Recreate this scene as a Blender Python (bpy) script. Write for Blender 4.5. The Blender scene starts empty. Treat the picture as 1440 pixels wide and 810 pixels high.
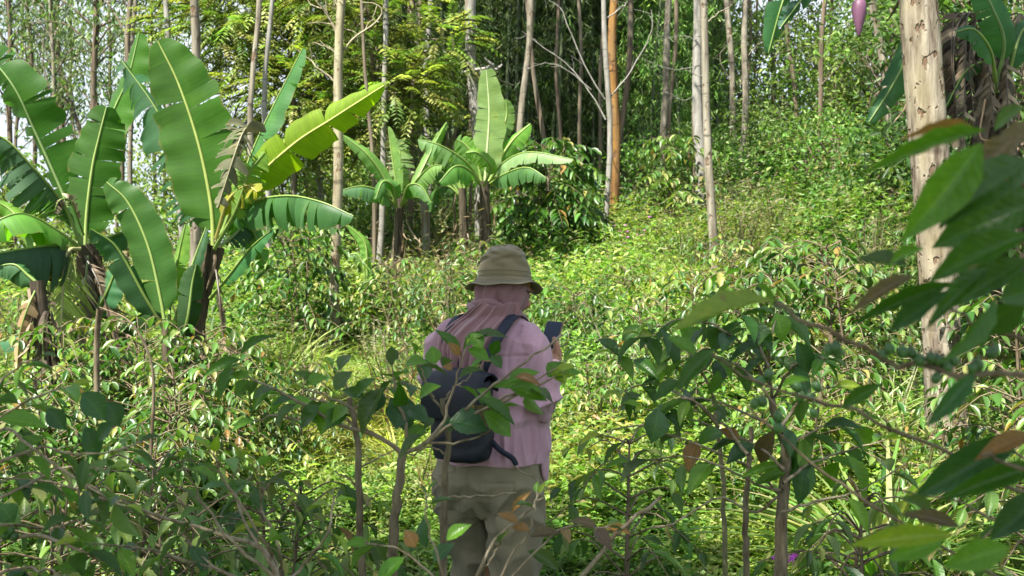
import bpy, math, random
import numpy as np
from mathutils import Vector, Matrix, noise
rng = np.random.default_rng(11); random.seed(11)
D = bpy.data; SC = bpy.context.scene; COL = SC.collection
PI = math.pi
CAMZ = 1.5; F = 1413.0

# ------------------------------------------------------------------ helpers
def at(px, py, Y):
    """a point of the photograph (1440 wide) at depth Y metres"""
    return np.array([(px-720)/F*Y, Y, CAMZ+(405-py)/F*Y])

def nrm(a):
    a = np.asarray(a, float)
    return a/np.maximum(np.linalg.norm(a, axis=-1, keepdims=True), 1e-9)

class MB:
    def __init__(s):
        s.v=[]; s.c=[]; s.uv=[]; s.q=[]; s.qm=[]; s.t=[]; s.tm=[]; s.n=0
    def add(s, v, q=None, t=None, c=(1,1,1), uv=None, mat=0):
        v = np.asarray(v, float).reshape(-1,3); k = len(v)
        c = np.asarray(c, float)
        if c.ndim == 1: c = np.tile(c, (k,1))
        s.v.append(v); s.c.append(c); s.uv.append(np.zeros((k,2)) if uv is None else np.asarray(uv,float).reshape(-1,2))
        if q is not None and len(q):
            q = np.asarray(q).reshape(-1,4)+s.n; s.q.append(q); s.qm.append(np.full(len(q), mat))
        if t is not None and len(t):
            t = np.asarray(t).reshape(-1,3)+s.n; s.t.append(t); s.tm.append(np.full(len(t), mat))
        s.n += k
    def build(s, name, mats, parent=None, smooth=True, loc=None):
        me = D.meshes.new(name)
        V = np.concatenate(s.v); C = np.concatenate(s.c); U = np.concatenate(s.uv)
        Q = np.concatenate(s.q) if s.q else np.zeros((0,4),int)
        T = np.concatenate(s.t) if s.t else np.zeros((0,3),int)
        nq, nt = len(Q), len(T)
        off = np.zeros(3)
        if parent is not None and parent.parent is None: off = np.array(parent.location)
        if loc is not None: off = np.array(loc)
        V = V-off
        loops = np.concatenate([Q.ravel(), T.ravel()]).astype(np.int32)
        me.vertices.add(len(V)); me.vertices.foreach_set('co', V.astype(np.float32).ravel())
        me.loops.add(len(loops)); me.loops.foreach_set('vertex_index', loops)
        me.polygons.add(nq+nt)
        ls = np.concatenate([np.arange(nq)*4, nq*4+np.arange(nt)*3]).astype(np.int32)
        me.polygons.foreach_set('loop_start', ls)
        mi = np.concatenate(s.qm+s.tm).astype(np.int32) if (s.qm or s.tm) else np.zeros(0,np.int32)
        me.polygons.foreach_set('material_index', mi)
        me.polygons.foreach_set('use_smooth', np.full(nq+nt, smooth))
        me.update(calc_edges=True)
        a = me.attributes.new('tint', 'FLOAT_COLOR', 'POINT')
        a.data.foreach_set('color', np.concatenate([C, np.ones((len(C),1))],1).astype(np.float32).ravel())
        ul = me.uv_layers.new(name='UVMap')
        ul.uv.foreach_set('vector', U[loops].astype(np.float32).ravel())
        for m in (mats if isinstance(mats, (list,tuple)) else [mats]): me.materials.append(m)
        o = D.objects.new(name, me); COL.objects.link(o)
        if parent is not None: o.parent = parent
        if loc is not None: o.location = loc
        return o

def tag(o, label=None, cat=None, group=None, kind=None):
    if label: o['label'] = label
    if cat: o['category'] = cat
    if group: o['group'] = group
    if kind: o['kind'] = kind
    return o

def thing(name, label, cat, loc=(0,0,0), rz=0.0, group=None):
    o = D.objects.new(name, None); COL.objects.link(o)
    o.empty_display_size = .1
    o.location = tuple(float(q) for q in loc); o.rotation_euler = (0,0,rz)
    return tag(o, label, cat, group)

def dup(root, loc, rz, sc=1.0, label=None, group=None):
    r = root.copy(); COL.objects.link(r)
    r.location = loc; r.rotation_euler = (0,0,rz); r.scale = (sc,sc,sc)
    if label: r['label'] = label
    if group: r['group'] = group
    for ch in list(root.children):
        c = ch.copy(); COL.objects.link(c); c.parent = r
    return r

def tube(mb, pts, rad, sides=6, c=(1,1,1), mat=0, jitter=0.0, cap=False):
    P = np.asarray(pts, float); n = len(P)
    R = np.asarray(rad, float)
    if R.ndim == 0: R = np.full(n, R)
    T = np.gradient(P, axis=0); T = nrm(T)
    ref = np.array([0,0,1.0]) if abs(T[0,2]) < .9 else np.array([0,1.0,0])
    N = np.zeros_like(P)
    x = np.cross(T[0], ref); x /= np.linalg.norm(x)
    for i in range(n):
        x = x-np.dot(x,T[i])*T[i]; x /= max(np.linalg.norm(x),1e-9); N[i] = x
    B = np.cross(T, N)
    a = np.arange(sides+1)*2*PI/sides
    r = R[:,None]*np.ones(sides+1)
    if jitter:
        j = 1+jitter*rng.standard_normal((n,sides+1)); j[:,-1] = j[:,0]; r = r*j
    V = P[:,None]+N[:,None]*(np.cos(a)[None,:,None]*r[:,:,None])+B[:,None]*(np.sin(a)[None,:,None]*r[:,:,None])
    L = np.concatenate([[0], np.cumsum(np.linalg.norm(np.diff(P,axis=0),axis=1))])
    U = np.stack(np.broadcast_arrays((a/(2*PI))[None,:], L[:,None]), -1)
    i = np.arange(n-1)[:,None]*(sides+1)+np.arange(sides)[None,:]
    q = np.stack([i, i+1, i+sides+2, i+sides+1], -1).reshape(-1,4)
    mb.add(V, q, c=c, uv=U, mat=mat)
    if cap:
        for k in (0, n-1):
            ring = V[k,:sides]; cc = ring.mean(0)
            tri = [(sides, j, (j+1)%sides) for j in range(sides)]
            mb.add(np.vstack([ring, cc]), t=tri, c=c, mat=mat)

def smooth_path(pts, n):
    """Catmull-Rom through the points"""
    P = np.asarray(pts, float)
    if len(P) == 2: return P[0]+(P[1]-P[0])*np.linspace(0,1,n)[:,None]
    E = np.vstack([2*P[0]-P[1], P, 2*P[-1]-P[-2]])
    t = np.linspace(0, len(P)-1-1e-6, n); k = t.astype(int); f = (t-k)[:,None]
    a,b,c,d = E[k],E[k+1],E[k+2],E[k+3]
    return .5*((2*b)+(-a+c)*f+(2*a-5*b+4*c-d)*f*f+(-a+3*b-3*c+d)*f**3)

def leaf_tpl(across=3, along=5, peak=.45, fold=.12, arch=.15, wave=0.0, sharp=1.0, asp=.4):
    t = np.linspace(0, 1, along); sx = np.linspace(-1, 1, across)
    e = math.log(.5)/math.log(peak)
    w = np.sin(PI*t**e)**sharp*.5
    w[0] = .015; w[-1] = .004
    V=[]; U=[]
    for i,ti in enumerate(t):
        for s in sx:
            z = abs(s)*w[i]*fold*asp*2-arch*ti*ti
            if wave: z += wave*math.sin(ti*PI*9+(1.3 if s>0 else 0))*abs(s)**1.5*w[i]*2
            V.append((s*w[i], ti-.3*arch*ti*ti, z)); U.append((s*.5+.5, ti))
    q = []
    for i in range(along-1):
        for j in range(across-1):
            a = i*across+j; q.append((a, a+1, a+across+1, a+across))
    return dict(v=np.array(V), q=np.array(q), uv=np.array(U))

# tiny two-quad leaf for far foliage
def kite_tpl(fold=.12, peak=.42, arch=.1):
    V = np.array([(0,0,0),(.5,peak,fold-arch*.2),(0,1,-arch),(-.5,peak,fold-arch*.2),(0,peak,-arch*.2)])
    return dict(v=V, q=np.array([(0,1,2,4),(0,4,2,3)]), uv=np.array([(.5,0),(1,peak),(.5,1),(0,peak),(.5,peak)]))

KITE = kite_tpl(); NARROW = kite_tpl(.06, .35, .12); ROUND = kite_tpl(.08,.55,.08)
LEAF_MID = leaf_tpl(3, 5, .45, .35, .18, 0, .9)
LEAF_HI = leaf_tpl(5, 12, .45, .34, .26, .022, 1.05)
LEAF_NEAR = leaf_tpl(7, 18, .46, .30, .24, .022, 1.0)
BLADE = leaf_tpl(3, 6, .3, .3, .55, 0, .45, asp=.035)

def inst(mb, tpl, O, Dv, Nv, L, W, C, mat=0):
    O = np.asarray(O,float); n = len(O)
    if n == 0: return
    y = nrm(Dv); Nv = np.asarray(Nv,float)+1e-3*rng.standard_normal((n,3))
    z = nrm(Nv-(Nv*y).sum(1,keepdims=True)*y); x = np.cross(y,z)
    L = np.broadcast_to(np.asarray(L,float),(n,)); W = np.broadcast_to(np.asarray(W,float),(n,))
    C = np.broadcast_to(np.asarray(C,float),(n,3))
    t = tpl['v']; k = len(t)
    V = (O[:,None]+x[:,None]*(t[None,:,0:1]*W[:,None,None])+y[:,None]*(t[None,:,1:2]*L[:,None,None])
         +z[:,None]*(t[None,:,2:3]*L[:,None,None]))
    q = (tpl['q'][None]+(np.arange(n)*k)[:,None,None]).reshape(-1,4)
    mb.add(V.reshape(-1,3), q, c=np.repeat(C,k,0), uv=np.tile(tpl['uv'],(n,1)), mat=mat)

def rdir(n, zmin=-1, zmax=1):
    z = rng.uniform(zmin, zmax, n); a = rng.uniform(0, 2*PI, n); r = np.sqrt(np.maximum(0,1-z*z))
    return np.stack([r*np.cos(a), r*np.sin(a), z], 1)

def palette(n, cols, wts=None, var=.22):
    cols = np.asarray(cols, float)
    k = rng.choice(len(cols), n, p=None if wts is None else np.asarray(wts)/np.sum(wts))
    return cols[k]*np.exp(var*rng.standard_normal((n,1)))*np.exp(.08*rng.standard_normal((n,3)))

# ------------------------------------------------------------------ terrain
def ground(X, Y):
    X = np.asarray(X,float); Y = np.asarray(Y,float)
    s = np.maximum(0, Y-3.6); s = s*s/(s+1.0)
    lim = 21+np.clip(X,-5,8)*.3
    over = np.maximum(0, s-lim)
    s2 = np.minimum(s, lim)+over/(1+over/3.0)
    sl = np.clip(.142+.0125*X, .035, .205)
    z = s2*sl
    z = z-np.maximum(0, Y-34)*.16*np.exp(-np.maximum(0,Y-34)/140)-np.minimum(np.maximum(0,Y-34),400)*.04
    return z+.05*np.sin(X*1.7+.4*Y)*np.cos(Y*1.3-.6*X)*np.clip(1-np.abs(Y)/80,0,1)*np.clip(np.hypot(X+.08,Y-3.6)-.35,0,1)

# ------------------------------------------------------------------ materials
def newmat(name):
    m = D.materials.new(name); m.use_nodes = True
    nt = m.node_tree; nt.nodes.clear()
    out = nt.nodes.new('ShaderNodeOutputMaterial')
    return m, nt, out
def nd(nt, kind, **kw):
    n = nt.nodes.new(kind)
    for k,v in kw.items():
        if k in n.inputs.keys(): n.inputs[k].default_value = v
        else: setattr(n, k, v)
    return n
def mth(nt, op, a, b=None, clamp=False):
    n = nt.nodes.new('ShaderNodeMath'); n.operation = op; n.use_clamp = clamp
    for i,x in enumerate((a,b)):
        if x is None: continue
        if isinstance(x,(int,float)): n.inputs[i].default_value = x
        else: nt.links.new(x, n.inputs[i])
    return n.outputs[0]
def mixc(nt, fac, a, b, mode='MIX'):
    n = nt.nodes.new('ShaderNodeMix'); n.data_type='RGBA'; n.blend_type = mode
    for sock,x in ((n.inputs[0],fac),(n.inputs[6],a),(n.inputs[7],b)):
        if isinstance(x,(int,float)): sock.default_value = x
        elif isinstance(x,tuple): sock.default_value = (*x,1) if len(x)==3 else x
        else: nt.links.new(x, sock)
    return n.outputs[2]

def leaf_mat(name, rough=.4, trans=.32, veins=0, back=.0, spec=.5, tgain=(1.5,1.7,.7), vein_gain=1.5, stripes=0, spots=False):
    m, nt, out = newmat(name); L = nt.links.new
    att = nd(nt,'ShaderNodeAttribute', attribute_name='tint')
    col = att.outputs['Color']
    tc = nd(nt,'ShaderNodeTexCoord')
    nz = nd(nt,'ShaderNodeTexNoise', Scale=9.0 if not stripes else 5.0, Detail=4.0); L(tc.outputs['Object'], nz.inputs['Vector'])
    v = mth(nt,'MULTIPLY_ADD', nz.outputs['Fac'], .7); nt.nodes[-1].inputs[2].default_value = .65
    cc = nd(nt,'ShaderNodeCombineColor'); [L(v, cc.inputs[i]) for i in range(3)]
    col = mixc(nt, 1.0, col, cc.outputs[0], 'MULTIPLY')
    bumpsrc = None
    if veins or stripes:
        uv = nd(nt,'ShaderNodeSeparateXYZ'); L(tc.outputs['UV'], uv.inputs[0])
        d = mth(nt,'ABSOLUTE', mth(nt,'SUBTRACT', uv.outputs[0], .5))
    if veins:
        mid = mth(nt,'SUBTRACT', 1.0, mth(nt,'MULTIPLY', d, 26.0), True)
        w = mth(nt,'SUBTRACT', mth(nt,'MULTIPLY', uv.outputs[1], veins), mth(nt,'MULTIPLY', d, 3.6))
        fr = mth(nt,'ABSOLUTE', mth(nt,'SUBTRACT', mth(nt,'FRACT', w), .5))
        lat = mth(nt,'SUBTRACT', 1.0, mth(nt,'MULTIPLY', fr, 9.0), True)
        vn = mth(nt,'MAXIMUM', mid, mth(nt,'MULTIPLY', lat, .38))
        col = mixc(nt, mth(nt,'MULTIPLY', vn, .55), col, mixc(nt, 1.0, col, (vein_gain*1.6,vein_gain*1.35,vein_gain*1.3), 'MULTIPLY'))
        mpv = nd(nt,'ShaderNodeMapping'); mpv.inputs['Scale'].default_value = (1.5,70,1); L(tc.outputs['UV'], mpv.inputs[0])
        nzs = nd(nt,'ShaderNodeTexNoise', Scale=1.0, Detail=3.0, Roughness=.7); L(mpv.outputs[0], nzs.inputs['Vector'])
        sv = mth(nt,'MULTIPLY_ADD', nzs.outputs['Fac'], .9); nt.nodes[-1].inputs[2].default_value = .55
        c4 = nd(nt,'ShaderNodeCombineColor'); [L(sv, c4.inputs[i]) for i in range(3)]
        col = mixc(nt, 1.0, col, c4.outputs[0], 'MULTIPLY')
        mpy = nd(nt,'ShaderNodeMapping'); mpy.inputs['Scale'].default_value = (2.2,5,1); L(tc.outputs['UV'], mpy.inputs[0])
        nzy = nd(nt,'ShaderNodeTexNoise', Scale=1.0, Detail=2.0); L(mpy.outputs[0], nzy.inputs['Vector'])
        col = mixc(nt, mth(nt,'MULTIPLY', mth(nt,'SUBTRACT', nzy.outputs['Fac'], .56), 2.2, True), col, mixc(nt, 1.0, col, (1.9,1.35,.8), 'MULTIPLY'))
        bumpsrc = mth(nt,'ADD', mth(nt,'MULTIPLY', fr, 1.0), mth(nt,'MULTIPLY', mid, -1.0))
        bd = .16
    if stripes:
        wv = mth(nt,'SINE', mth(nt,'MULTIPLY', mth(nt,'SUBTRACT', uv.outputs[1], mth(nt,'MULTIPLY', d, .25)), stripes))
        st = mth(nt,'MULTIPLY_ADD', wv, .035); nt.nodes[-1].inputs[2].default_value = 1.0
        c2 = nd(nt,'ShaderNodeCombineColor'); [L(st, c2.inputs[i]) for i in range(3)]
        col = mixc(nt, 1.0, col, c2.outputs[0], 'MULTIPLY')
        mpv = nd(nt,'ShaderNodeMapping'); mpv.inputs['Scale'].default_value = (1.5,70,1); L(tc.outputs['UV'], mpv.inputs[0])
        nzs = nd(nt,'ShaderNodeTexNoise', Scale=1.0, Detail=3.0, Roughness=.7); L(mpv.outputs[0], nzs.inputs['Vector'])
        sv = mth(nt,'MULTIPLY_ADD', nzs.outputs['Fac'], .9); nt.nodes[-1].inputs[2].default_value = .55
        c4 = nd(nt,'ShaderNodeCombineColor'); [L(sv, c4.inputs[i]) for i in range(3)]
        col = mixc(nt, 1.0, col, c4.outputs[0], 'MULTIPLY')
        mpy = nd(nt,'ShaderNodeMapping'); mpy.inputs['Scale'].default_value = (2.2,5,1); L(tc.outputs['UV'], mpy.inputs[0])
        nzy = nd(nt,'ShaderNodeTexNoise', Scale=1.0, Detail=2.0); L(mpy.outputs[0], nzy.inputs['Vector'])
        col = mixc(nt, mth(nt,'MULTIPLY', mth(nt,'SUBTRACT', nzy.outputs['Fac'], .56), 2.2, True), col, mixc(nt, 1.0, col, (1.9,1.35,.8), 'MULTIPLY'))
        bumpsrc = mth(nt,'ADD', mth(nt,'MULTIPLY',wv,.12), mth(nt,'SINE', mth(nt,'MULTIPLY', uv.outputs[1], 37.0))); bd = .22
        # dry brown margins, each blade its own wear
        nz3 = nd(nt,'ShaderNodeTexNoise', Scale=14.0, Detail=3.0); L(tc.outputs['Object'], nz3.inputs['Vector'])
        edge = mth(nt,'MULTIPLY', mth(nt,'SUBTRACT', mth(nt,'ADD', d, mth(nt,'MULTIPLY', nz3.outputs['Fac'], .16)), .555), 14.0, True)
        col = mixc(nt, mth(nt,'MULTIPLY', edge, .8), col, (.22,.15,.06))
    if spots:
        nz2 = nd(nt,'ShaderNodeTexNoise', Scale=55.0, Detail=2.0); L(tc.outputs['Object'], nz2.inputs['Vector'])
        sp = mth(nt,'MULTIPLY', mth(nt,'SUBTRACT', nz2.outputs['Fac'], .70), 14.0, True)
        col = mixc(nt, mth(nt,'MULTIPLY', sp, .8), col, (.16,.10,.04))
    base = col
    if back:
        geo = nd(nt,'ShaderNodeNewGeometry')
        base = mixc(nt, mth(nt,'MULTIPLY', geo.outputs['Backfacing'], back), col, mixc(nt, .5, col, (.22,.26,.17)))
    b = nd(nt,'ShaderNodeBsdfPrincipled', Roughness=rough); b.inputs['Specular IOR Level'].default_value = spec
    rn = mth(nt,'MULTIPLY_ADD', nz.outputs['Fac'], .35); nt.nodes[-1].inputs[2].default_value = rough-.15
    L(rn, b.inputs['Roughness'])
    L(base, b.inputs['Base Color'])
    tr = nd(nt,'ShaderNodeBsdfTranslucent')
    L(mixc(nt, 1.0, col, tgain, 'MULTIPLY'), tr.inputs['Color'])
    if bumpsrc is not None:
        bp = nd(nt,'ShaderNodeBump', Strength=bd, Distance=.004); L(bumpsrc, bp.inputs['Height'])
        L(bp.outputs[0], b.inputs['Normal'])
    mx = nd(nt,'ShaderNodeMixShader'); mx.inputs[0].default_value = trans
    L(b.outputs[0], mx.inputs[1]); L(tr.outputs[0], mx.inputs[2]); L(mx.outputs[0], out.inputs[0])
    return m

def bark_mat(name, c1, c2, c3, zs=1.2, xs=9.0, rings=0.0, bump=.6, patch=.5, spots=0.0):
    m, nt, out = newmat(name); L = nt.links.new
    tc = nd(nt,'ShaderNodeTexCoord')
    mp = nd(nt,'ShaderNodeMapping'); mp.inputs['Scale'].default_value = (xs,xs,zs); L(tc.outputs['Object'], mp.inputs[0])
    n1 = nd(nt,'ShaderNodeTexNoise', Scale=1.6, Detail=7.0, Roughness=.62); L(mp.outputs[0], n1.inputs['Vector'])
    mp2 = nd(nt,'ShaderNodeMapping'); mp2.inputs['Scale'].default_value = (3.5,3.5,1.1); L(tc.outputs['Object'], mp2.inputs[0])
    n2 = nd(nt,'ShaderNodeTexNoise', Scale=1.3, Detail=3.0); L(mp2.outputs[0], n2.inputs['Vector'])
    f1 = mth(nt,'MULTIPLY', mth(nt,'SUBTRACT', n1.outputs['Fac'], .36), 3.4, True)
    f2 = mth(nt,'MULTIPLY', mth(nt,'SUBTRACT', n2.outputs['Fac'], 1-patch), 4.0, True)
    col = mixc(nt, f1, c2, c1)
    col = mixc(nt, mth(nt,'MULTIPLY', f2, .8), col, c3)
    h = n1.outputs['Fac']
    if rings:
        mp3 = nd(nt,'ShaderNodeMapping'); mp3.inputs['Scale'].default_value = (2.2,2.2,rings); L(tc.outputs['Object'], mp3.inputs[0])
        n3 = nd(nt,'ShaderNodeTexNoise', Scale=1.0, Detail=3.0); L(mp3.outputs[0], n3.inputs['Vector'])
        f3 = mth(nt,'MULTIPLY', mth(nt,'SUBTRACT', n3.outputs['Fac'], .60), 9.0, True)
        col = mixc(nt, mth(nt,'MULTIPLY', f3, .75), col, tuple(x*.22 for x in c2))
        h = mth(nt,'SUBTRACT', h, mth(nt,'MULTIPLY', f3, .3))
    if spots:
        mp4 = nd(nt,'ShaderNodeMapping'); mp4.inputs['Scale'].default_value = (1,1,.55); L(tc.outputs['Object'], mp4.inputs[0])
        n4 = nd(nt,'ShaderNodeTexNoise', Scale=spots, Detail=2.5, Roughness=.6); L(mp4.outputs[0], n4.inputs['Vector'])
        f4 = mth(nt,'MULTIPLY', mth(nt,'SUBTRACT', n4.outputs['Fac'], .585), 14.0, True)
        col = mixc(nt, mth(nt,'MULTIPLY', f4, .8), col, (.10,.055,.03))
        h = mth(nt,'SUBTRACT', h, mth(nt,'MULTIPLY', f4, .6))
    b = nd(nt,'ShaderNodeBsdfPrincipled', Roughness=.85); b.inputs['Specular IOR Level'].default_value = .2
    L(col, b.inputs['Base Color'])
    bp = nd(nt,'ShaderNodeBump', Strength=bump, Distance=.02); L(h, bp.inputs['Height']); L(bp.outputs[0], b.inputs['Normal'])
    L(b.outputs[0], out.inputs[0])
    return m

def cloth_mat(name, c, rough=.85, weave=900.0, wv=.12, sheen=.25, cord=0.0, dirt=.18, bump=.25):
    m, nt, out = newmat(name); L = nt.links.new
    tc = nd(nt,'ShaderNodeTexCoord')
    n1 = nd(nt,'ShaderNodeTexNoise', Scale=7.0, Detail=5.0); L(tc.outputs['Object'], n1.inputs['Vector'])
    v = mth(nt,'MULTIPLY_ADD', n1.outputs['Fac'], dirt*2); nt.nodes[-1].inputs[2].default_value = 1-dirt
    cc = nd(nt,'ShaderNodeCombineColor'); [L(v, cc.inputs[i]) for i in range(3)]
    col = mixc(nt, 1.0, c, cc.outputs[0], 'MULTIPLY')
    n2 = nd(nt,'ShaderNodeTexNoise', Scale=weave, Detail=1.0); L(tc.outputs['Object'], n2.inputs['Vector'])
    v2 = mth(nt,'MULTIPLY_ADD', n2.outputs['Fac'], wv*2); nt.nodes[-1].inputs[2].default_value = 1-wv
    c2 = nd(nt,'ShaderNodeCombineColor'); [L(v2, c2.inputs[i]) for i in range(3)]
    col = mixc(nt, 1.0, col, c2.outputs[0], 'MULTIPLY')
    h = n2.outputs['Fac']
    if cord:
        sp = nd(nt,'ShaderNodeSeparateXYZ'); L(tc.outputs['Object'], sp.inputs[0])
        n3 = nd(nt,'ShaderNodeTexNoise', Scale=4.0); L(tc.outputs['Object'], n3.inputs['Vector'])
        w = mth(nt,'SINE', mth(nt,'ADD', mth(nt,'MULTIPLY', mth(nt,'ADD', sp.outputs[0], mth(nt,'MULTIPLY', sp.outputs[1], .5)), cord), mth(nt,'MULTIPLY', n3.outputs['Fac'], 2.0)))
        v3 = mth(nt,'MULTIPLY_ADD', w, .06); nt.nodes[-1].inputs[2].default_value = .95
        c3 = nd(nt,'ShaderNodeCombineColor'); [L(v3, c3.inputs[i]) for i in range(3)]
        col = mixc(nt, 1.0, col, c3.outputs[0], 'MULTIPLY')
        h = w
    b = nd(nt,'ShaderNodeBsdfPrincipled', Roughness=rough); b.inputs['Specular IOR Level'].default_value = .25
    b.inputs['Sheen Weight'].default_value = sheen
    L(col, b.inputs['Base Color'])
    bp = nd(nt,'ShaderNodeBump', Strength=bump, Distance=.002); L(h, bp.inputs['Height']); L(bp.outputs[0], b.inputs['Normal'])
    L(b.outputs[0], out.inputs[0])
    return m

def plain_mat(name, c, rough=.5, spec=.5, metal=0.0, noise_amt=.15, scale=20.0):
    m, nt, out = newmat(name); L = nt.links.new
    tc = nd(nt,'ShaderNodeTexCoord')
    n1 = nd(nt,'ShaderNodeTexNoise', Scale=scale, Detail=4.0); L(tc.outputs['Object'], n1.inputs['Vector'])
    v = mth(nt,'MULTIPLY_ADD', n1.outputs['Fac'], noise_amt*2); nt.nodes[-1].inputs[2].default_value = 1-noise_amt
    cc = nd(nt,'ShaderNodeCombineColor'); [L(v, cc.inputs[i]) for i in range(3)]
    b = nd(nt,'ShaderNodeBsdfPrincipled', Roughness=rough, Metallic=metal); b.inputs['Specular IOR Level'].default_value = spec
    L(mixc(nt, 1.0, c, cc.outputs[0], 'MULTIPLY'), b.inputs['Base Color'])
    L(b.outputs[0], out.inputs[0])
    return m

M = {}
M['weed'] = leaf_mat('weed_leaf', .45, .40, spec=.3)
M['grass'] = leaf_mat('grass_blade', .45, .40)
M['coffee'] = leaf_mat('coffee_leaf', .34, .30, veins=9, back=.6, spots=True, spec=.36)
M['coffee_far'] = leaf_mat('coffee_leaf_far', .34, .32, spec=.4)
M['tree_leaf'] = leaf_mat('tree_leaf', .42, .40, spec=.3)
M['bamboo_leaf'] = leaf_mat('bamboo_leaf', .42, .34, spec=.3)
M['banana'] = leaf_mat('banana_blade', .46, .45, stripes=520.0, back=.15, spec=.28, tgain=(1.6,1.9,.35))
M['dead'] = leaf_mat('dead_blade', .8, .18, stripes=420.0, spec=.15, tgain=(1.1,1.0,.8))
M['rib'] = leaf_mat('banana_midrib', .45, .1)
M['twig'] = bark_mat('coffee_twig', (.19,.155,.10), (.075,.052,.03), (.13,.12,.07), 6, 30, bump=.3)
M['twig_pale'] = bark_mat('coffee_twig_pale', (.30,.26,.18), (.13,.095,.055), (.20,.18,.10), 6, 30, bump=.4)
M['stem'] = bark_mat('coffee_stem', (.20,.17,.11), (.075,.055,.035), (.14,.15,.07), 9, 40, bump=.5)
M['greenstem'] = plain_mat('green_stem', (.10,.14,.04), .5)
M['bark_cream'] = bark_mat('bark_cream', (.33,.305,.21), (.16,.13,.08), (.26,.25,.14), 1.5, 10, rings=14.0, bump=.3, patch=.5, spots=16)
M['bark_pale'] = bark_mat('bark_pale', (.265,.243,.19), (.095,.078,.055), (.18,.165,.115), 1.0, 10, rings=9.0, bump=.8, patch=.5, spots=8)
M['bark_grey'] = bark_mat('bark_grey', (.27,.26,.235), (.14,.13,.11), (.19,.20,.16), 2.0, 8, rings=22.0, bump=.25, patch=.45)
M['bark_brown'] = bark_mat('bark_brown', (.20,.165,.115), (.075,.055,.038), (.15,.14,.105), .9, 14, bump=.7, patch=.5)
M['bark_dark'] = bark_mat('bark_dark', (.17,.13,.09), (.07,.05,.035), (.13,.12,.09), 1.0, 14, bump=.6)
M['bark_orange'] = bark_mat('bark_orange', (.26,.135,.032), (.085,.045,.02), (.20,.14,.07), .8, 9, rings=12.0, bump=.8, patch=.52, spots=9)
M['bark_blue'] = bark_mat('bark_blue', (.33,.34,.32), (.17,.12,.075), (.24,.21,.16), .8, 12, bump=.4, patch=.42)
M['bark_big'] = bark_mat('bark_big', (.32,.285,.22), (.075,.055,.038), (.22,.185,.105), 2.0, 13, rings=4.0, bump=1.0, patch=.52, spots=19)
M['culm'] = plain_mat('bamboo_culm', (.04,.06,.02), .5)
M['pseudo'] = bark_mat('banana_pseudostem', (.10,.08,.05), (.022,.017,.013), (.07,.08,.03), 1.4, 22, bump=.9, patch=.4)
# ------------------------------------------------------------------ ground, hills
def build_ground():
    u = np.linspace(-1,1,170); v = np.linspace(-.42,1,210)
    X = 3500*np.sinh(u*8.0)/math.sinh(8.0); Y = 4+3500*np.sinh(v*8.0)/math.sinh(8.0)
    XX,YY = np.meshgrid(X,Y)
    ZZ = ground(XX,YY)
    nx = len(X); i = np.arange(len(Y)-1)[:,None]*nx+np.arange(nx-1)[None,:]
    q = np.stack([i,i+1,i+nx+1,i+nx],-1).reshape(-1,4)
    m, nt, out = newmat('forest_soil'); L = nt.links.new
    tc = nd(nt,'ShaderNodeTexCoord')
    n1 = nd(nt,'ShaderNodeTexNoise', Scale=1.3, Detail=8.0); L(tc.outputs['Object'], n1.inputs['Vector'])
    n2 = nd(nt,'ShaderNodeTexNoise', Scale=28.0, Detail=6.0); L(tc.outputs['Object'], n2.inputs['Vector'])
    col = mixc(nt, mth(nt,'MULTIPLY', mth(nt,'SUBTRACT', n1.outputs['Fac'], .4), 4.0, True), (.055,.075,.025), (.075,.12,.03))
    col = mixc(nt, mth(nt,'MULTIPLY', mth(nt,'SUBTRACT', n2.outputs['Fac'], .5), 6.0, True), col, (.10,.085,.045))
    b = nd(nt,'ShaderNodeBsdfPrincipled', Roughness=.95); L(col, b.inputs['Base Color'])
    bp = nd(nt,'ShaderNodeBump', Strength=.6, Distance=.05); L(n2.outputs['Fac'], bp.inputs['Height']); L(bp.outputs[0], b.inputs['Normal'])
    L(b.outputs[0], out.inputs[0])
    mb = MB(); mb.add(np.stack([XX,YY,ZZ],-1), q)
    tag(mb.build('ground', m), kind='structure')
    # far mountains
    a = np.linspace(-1.1,.9,150); r = np.linspace(0,1,26)
    A,R = np.meshgrid(a,r)
    dist = 1150+R*1300
    ridge = .55+.22*np.sin(A*5.1+1)+.14*np.sin(A*11.3+.4)+.06*np.sin(A*29)+.03*np.sin(A*61+2)
    prof = np.sin(PI*np.clip(R*1.0,0,1)*.5)
    H = -60+ (310*ridge)*prof*(1+.15*np.sin(A*40+R*9)*.5)+14*np.sin(A*70+R*21)*R
    mb = MB(); nx = 150; i = np.arange(25)[:,None]*nx+np.arange(nx-1)[None,:]
    q = np.stack([i,i+1,i+nx+1,i+nx],-1).reshape(-1,4)
    mb.add(np.stack([np.sin(A)*dist, np.cos(A)*dist, H],-1), q)
    m2, nt, out = newmat('wooded_hill'); L = nt.links.new
    tc = nd(nt,'ShaderNodeTexCoord')
    n1 = nd(nt,'ShaderNodeTexNoise', Scale=.03, Detail=9.0); L(tc.outputs['Object'], n1.inputs['Vector'])
    b = nd(nt,'ShaderNodeBsdfPrincipled', Roughness=.95)
    L(mixc(nt, n1.outputs['Fac'], (.03,.06,.02), (.09,.13,.05)), b.inputs['Base Color']); L(b.outputs[0], out.inputs[0])
    tag(mb.build('hills', m2), kind='structure')
build_ground()

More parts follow.
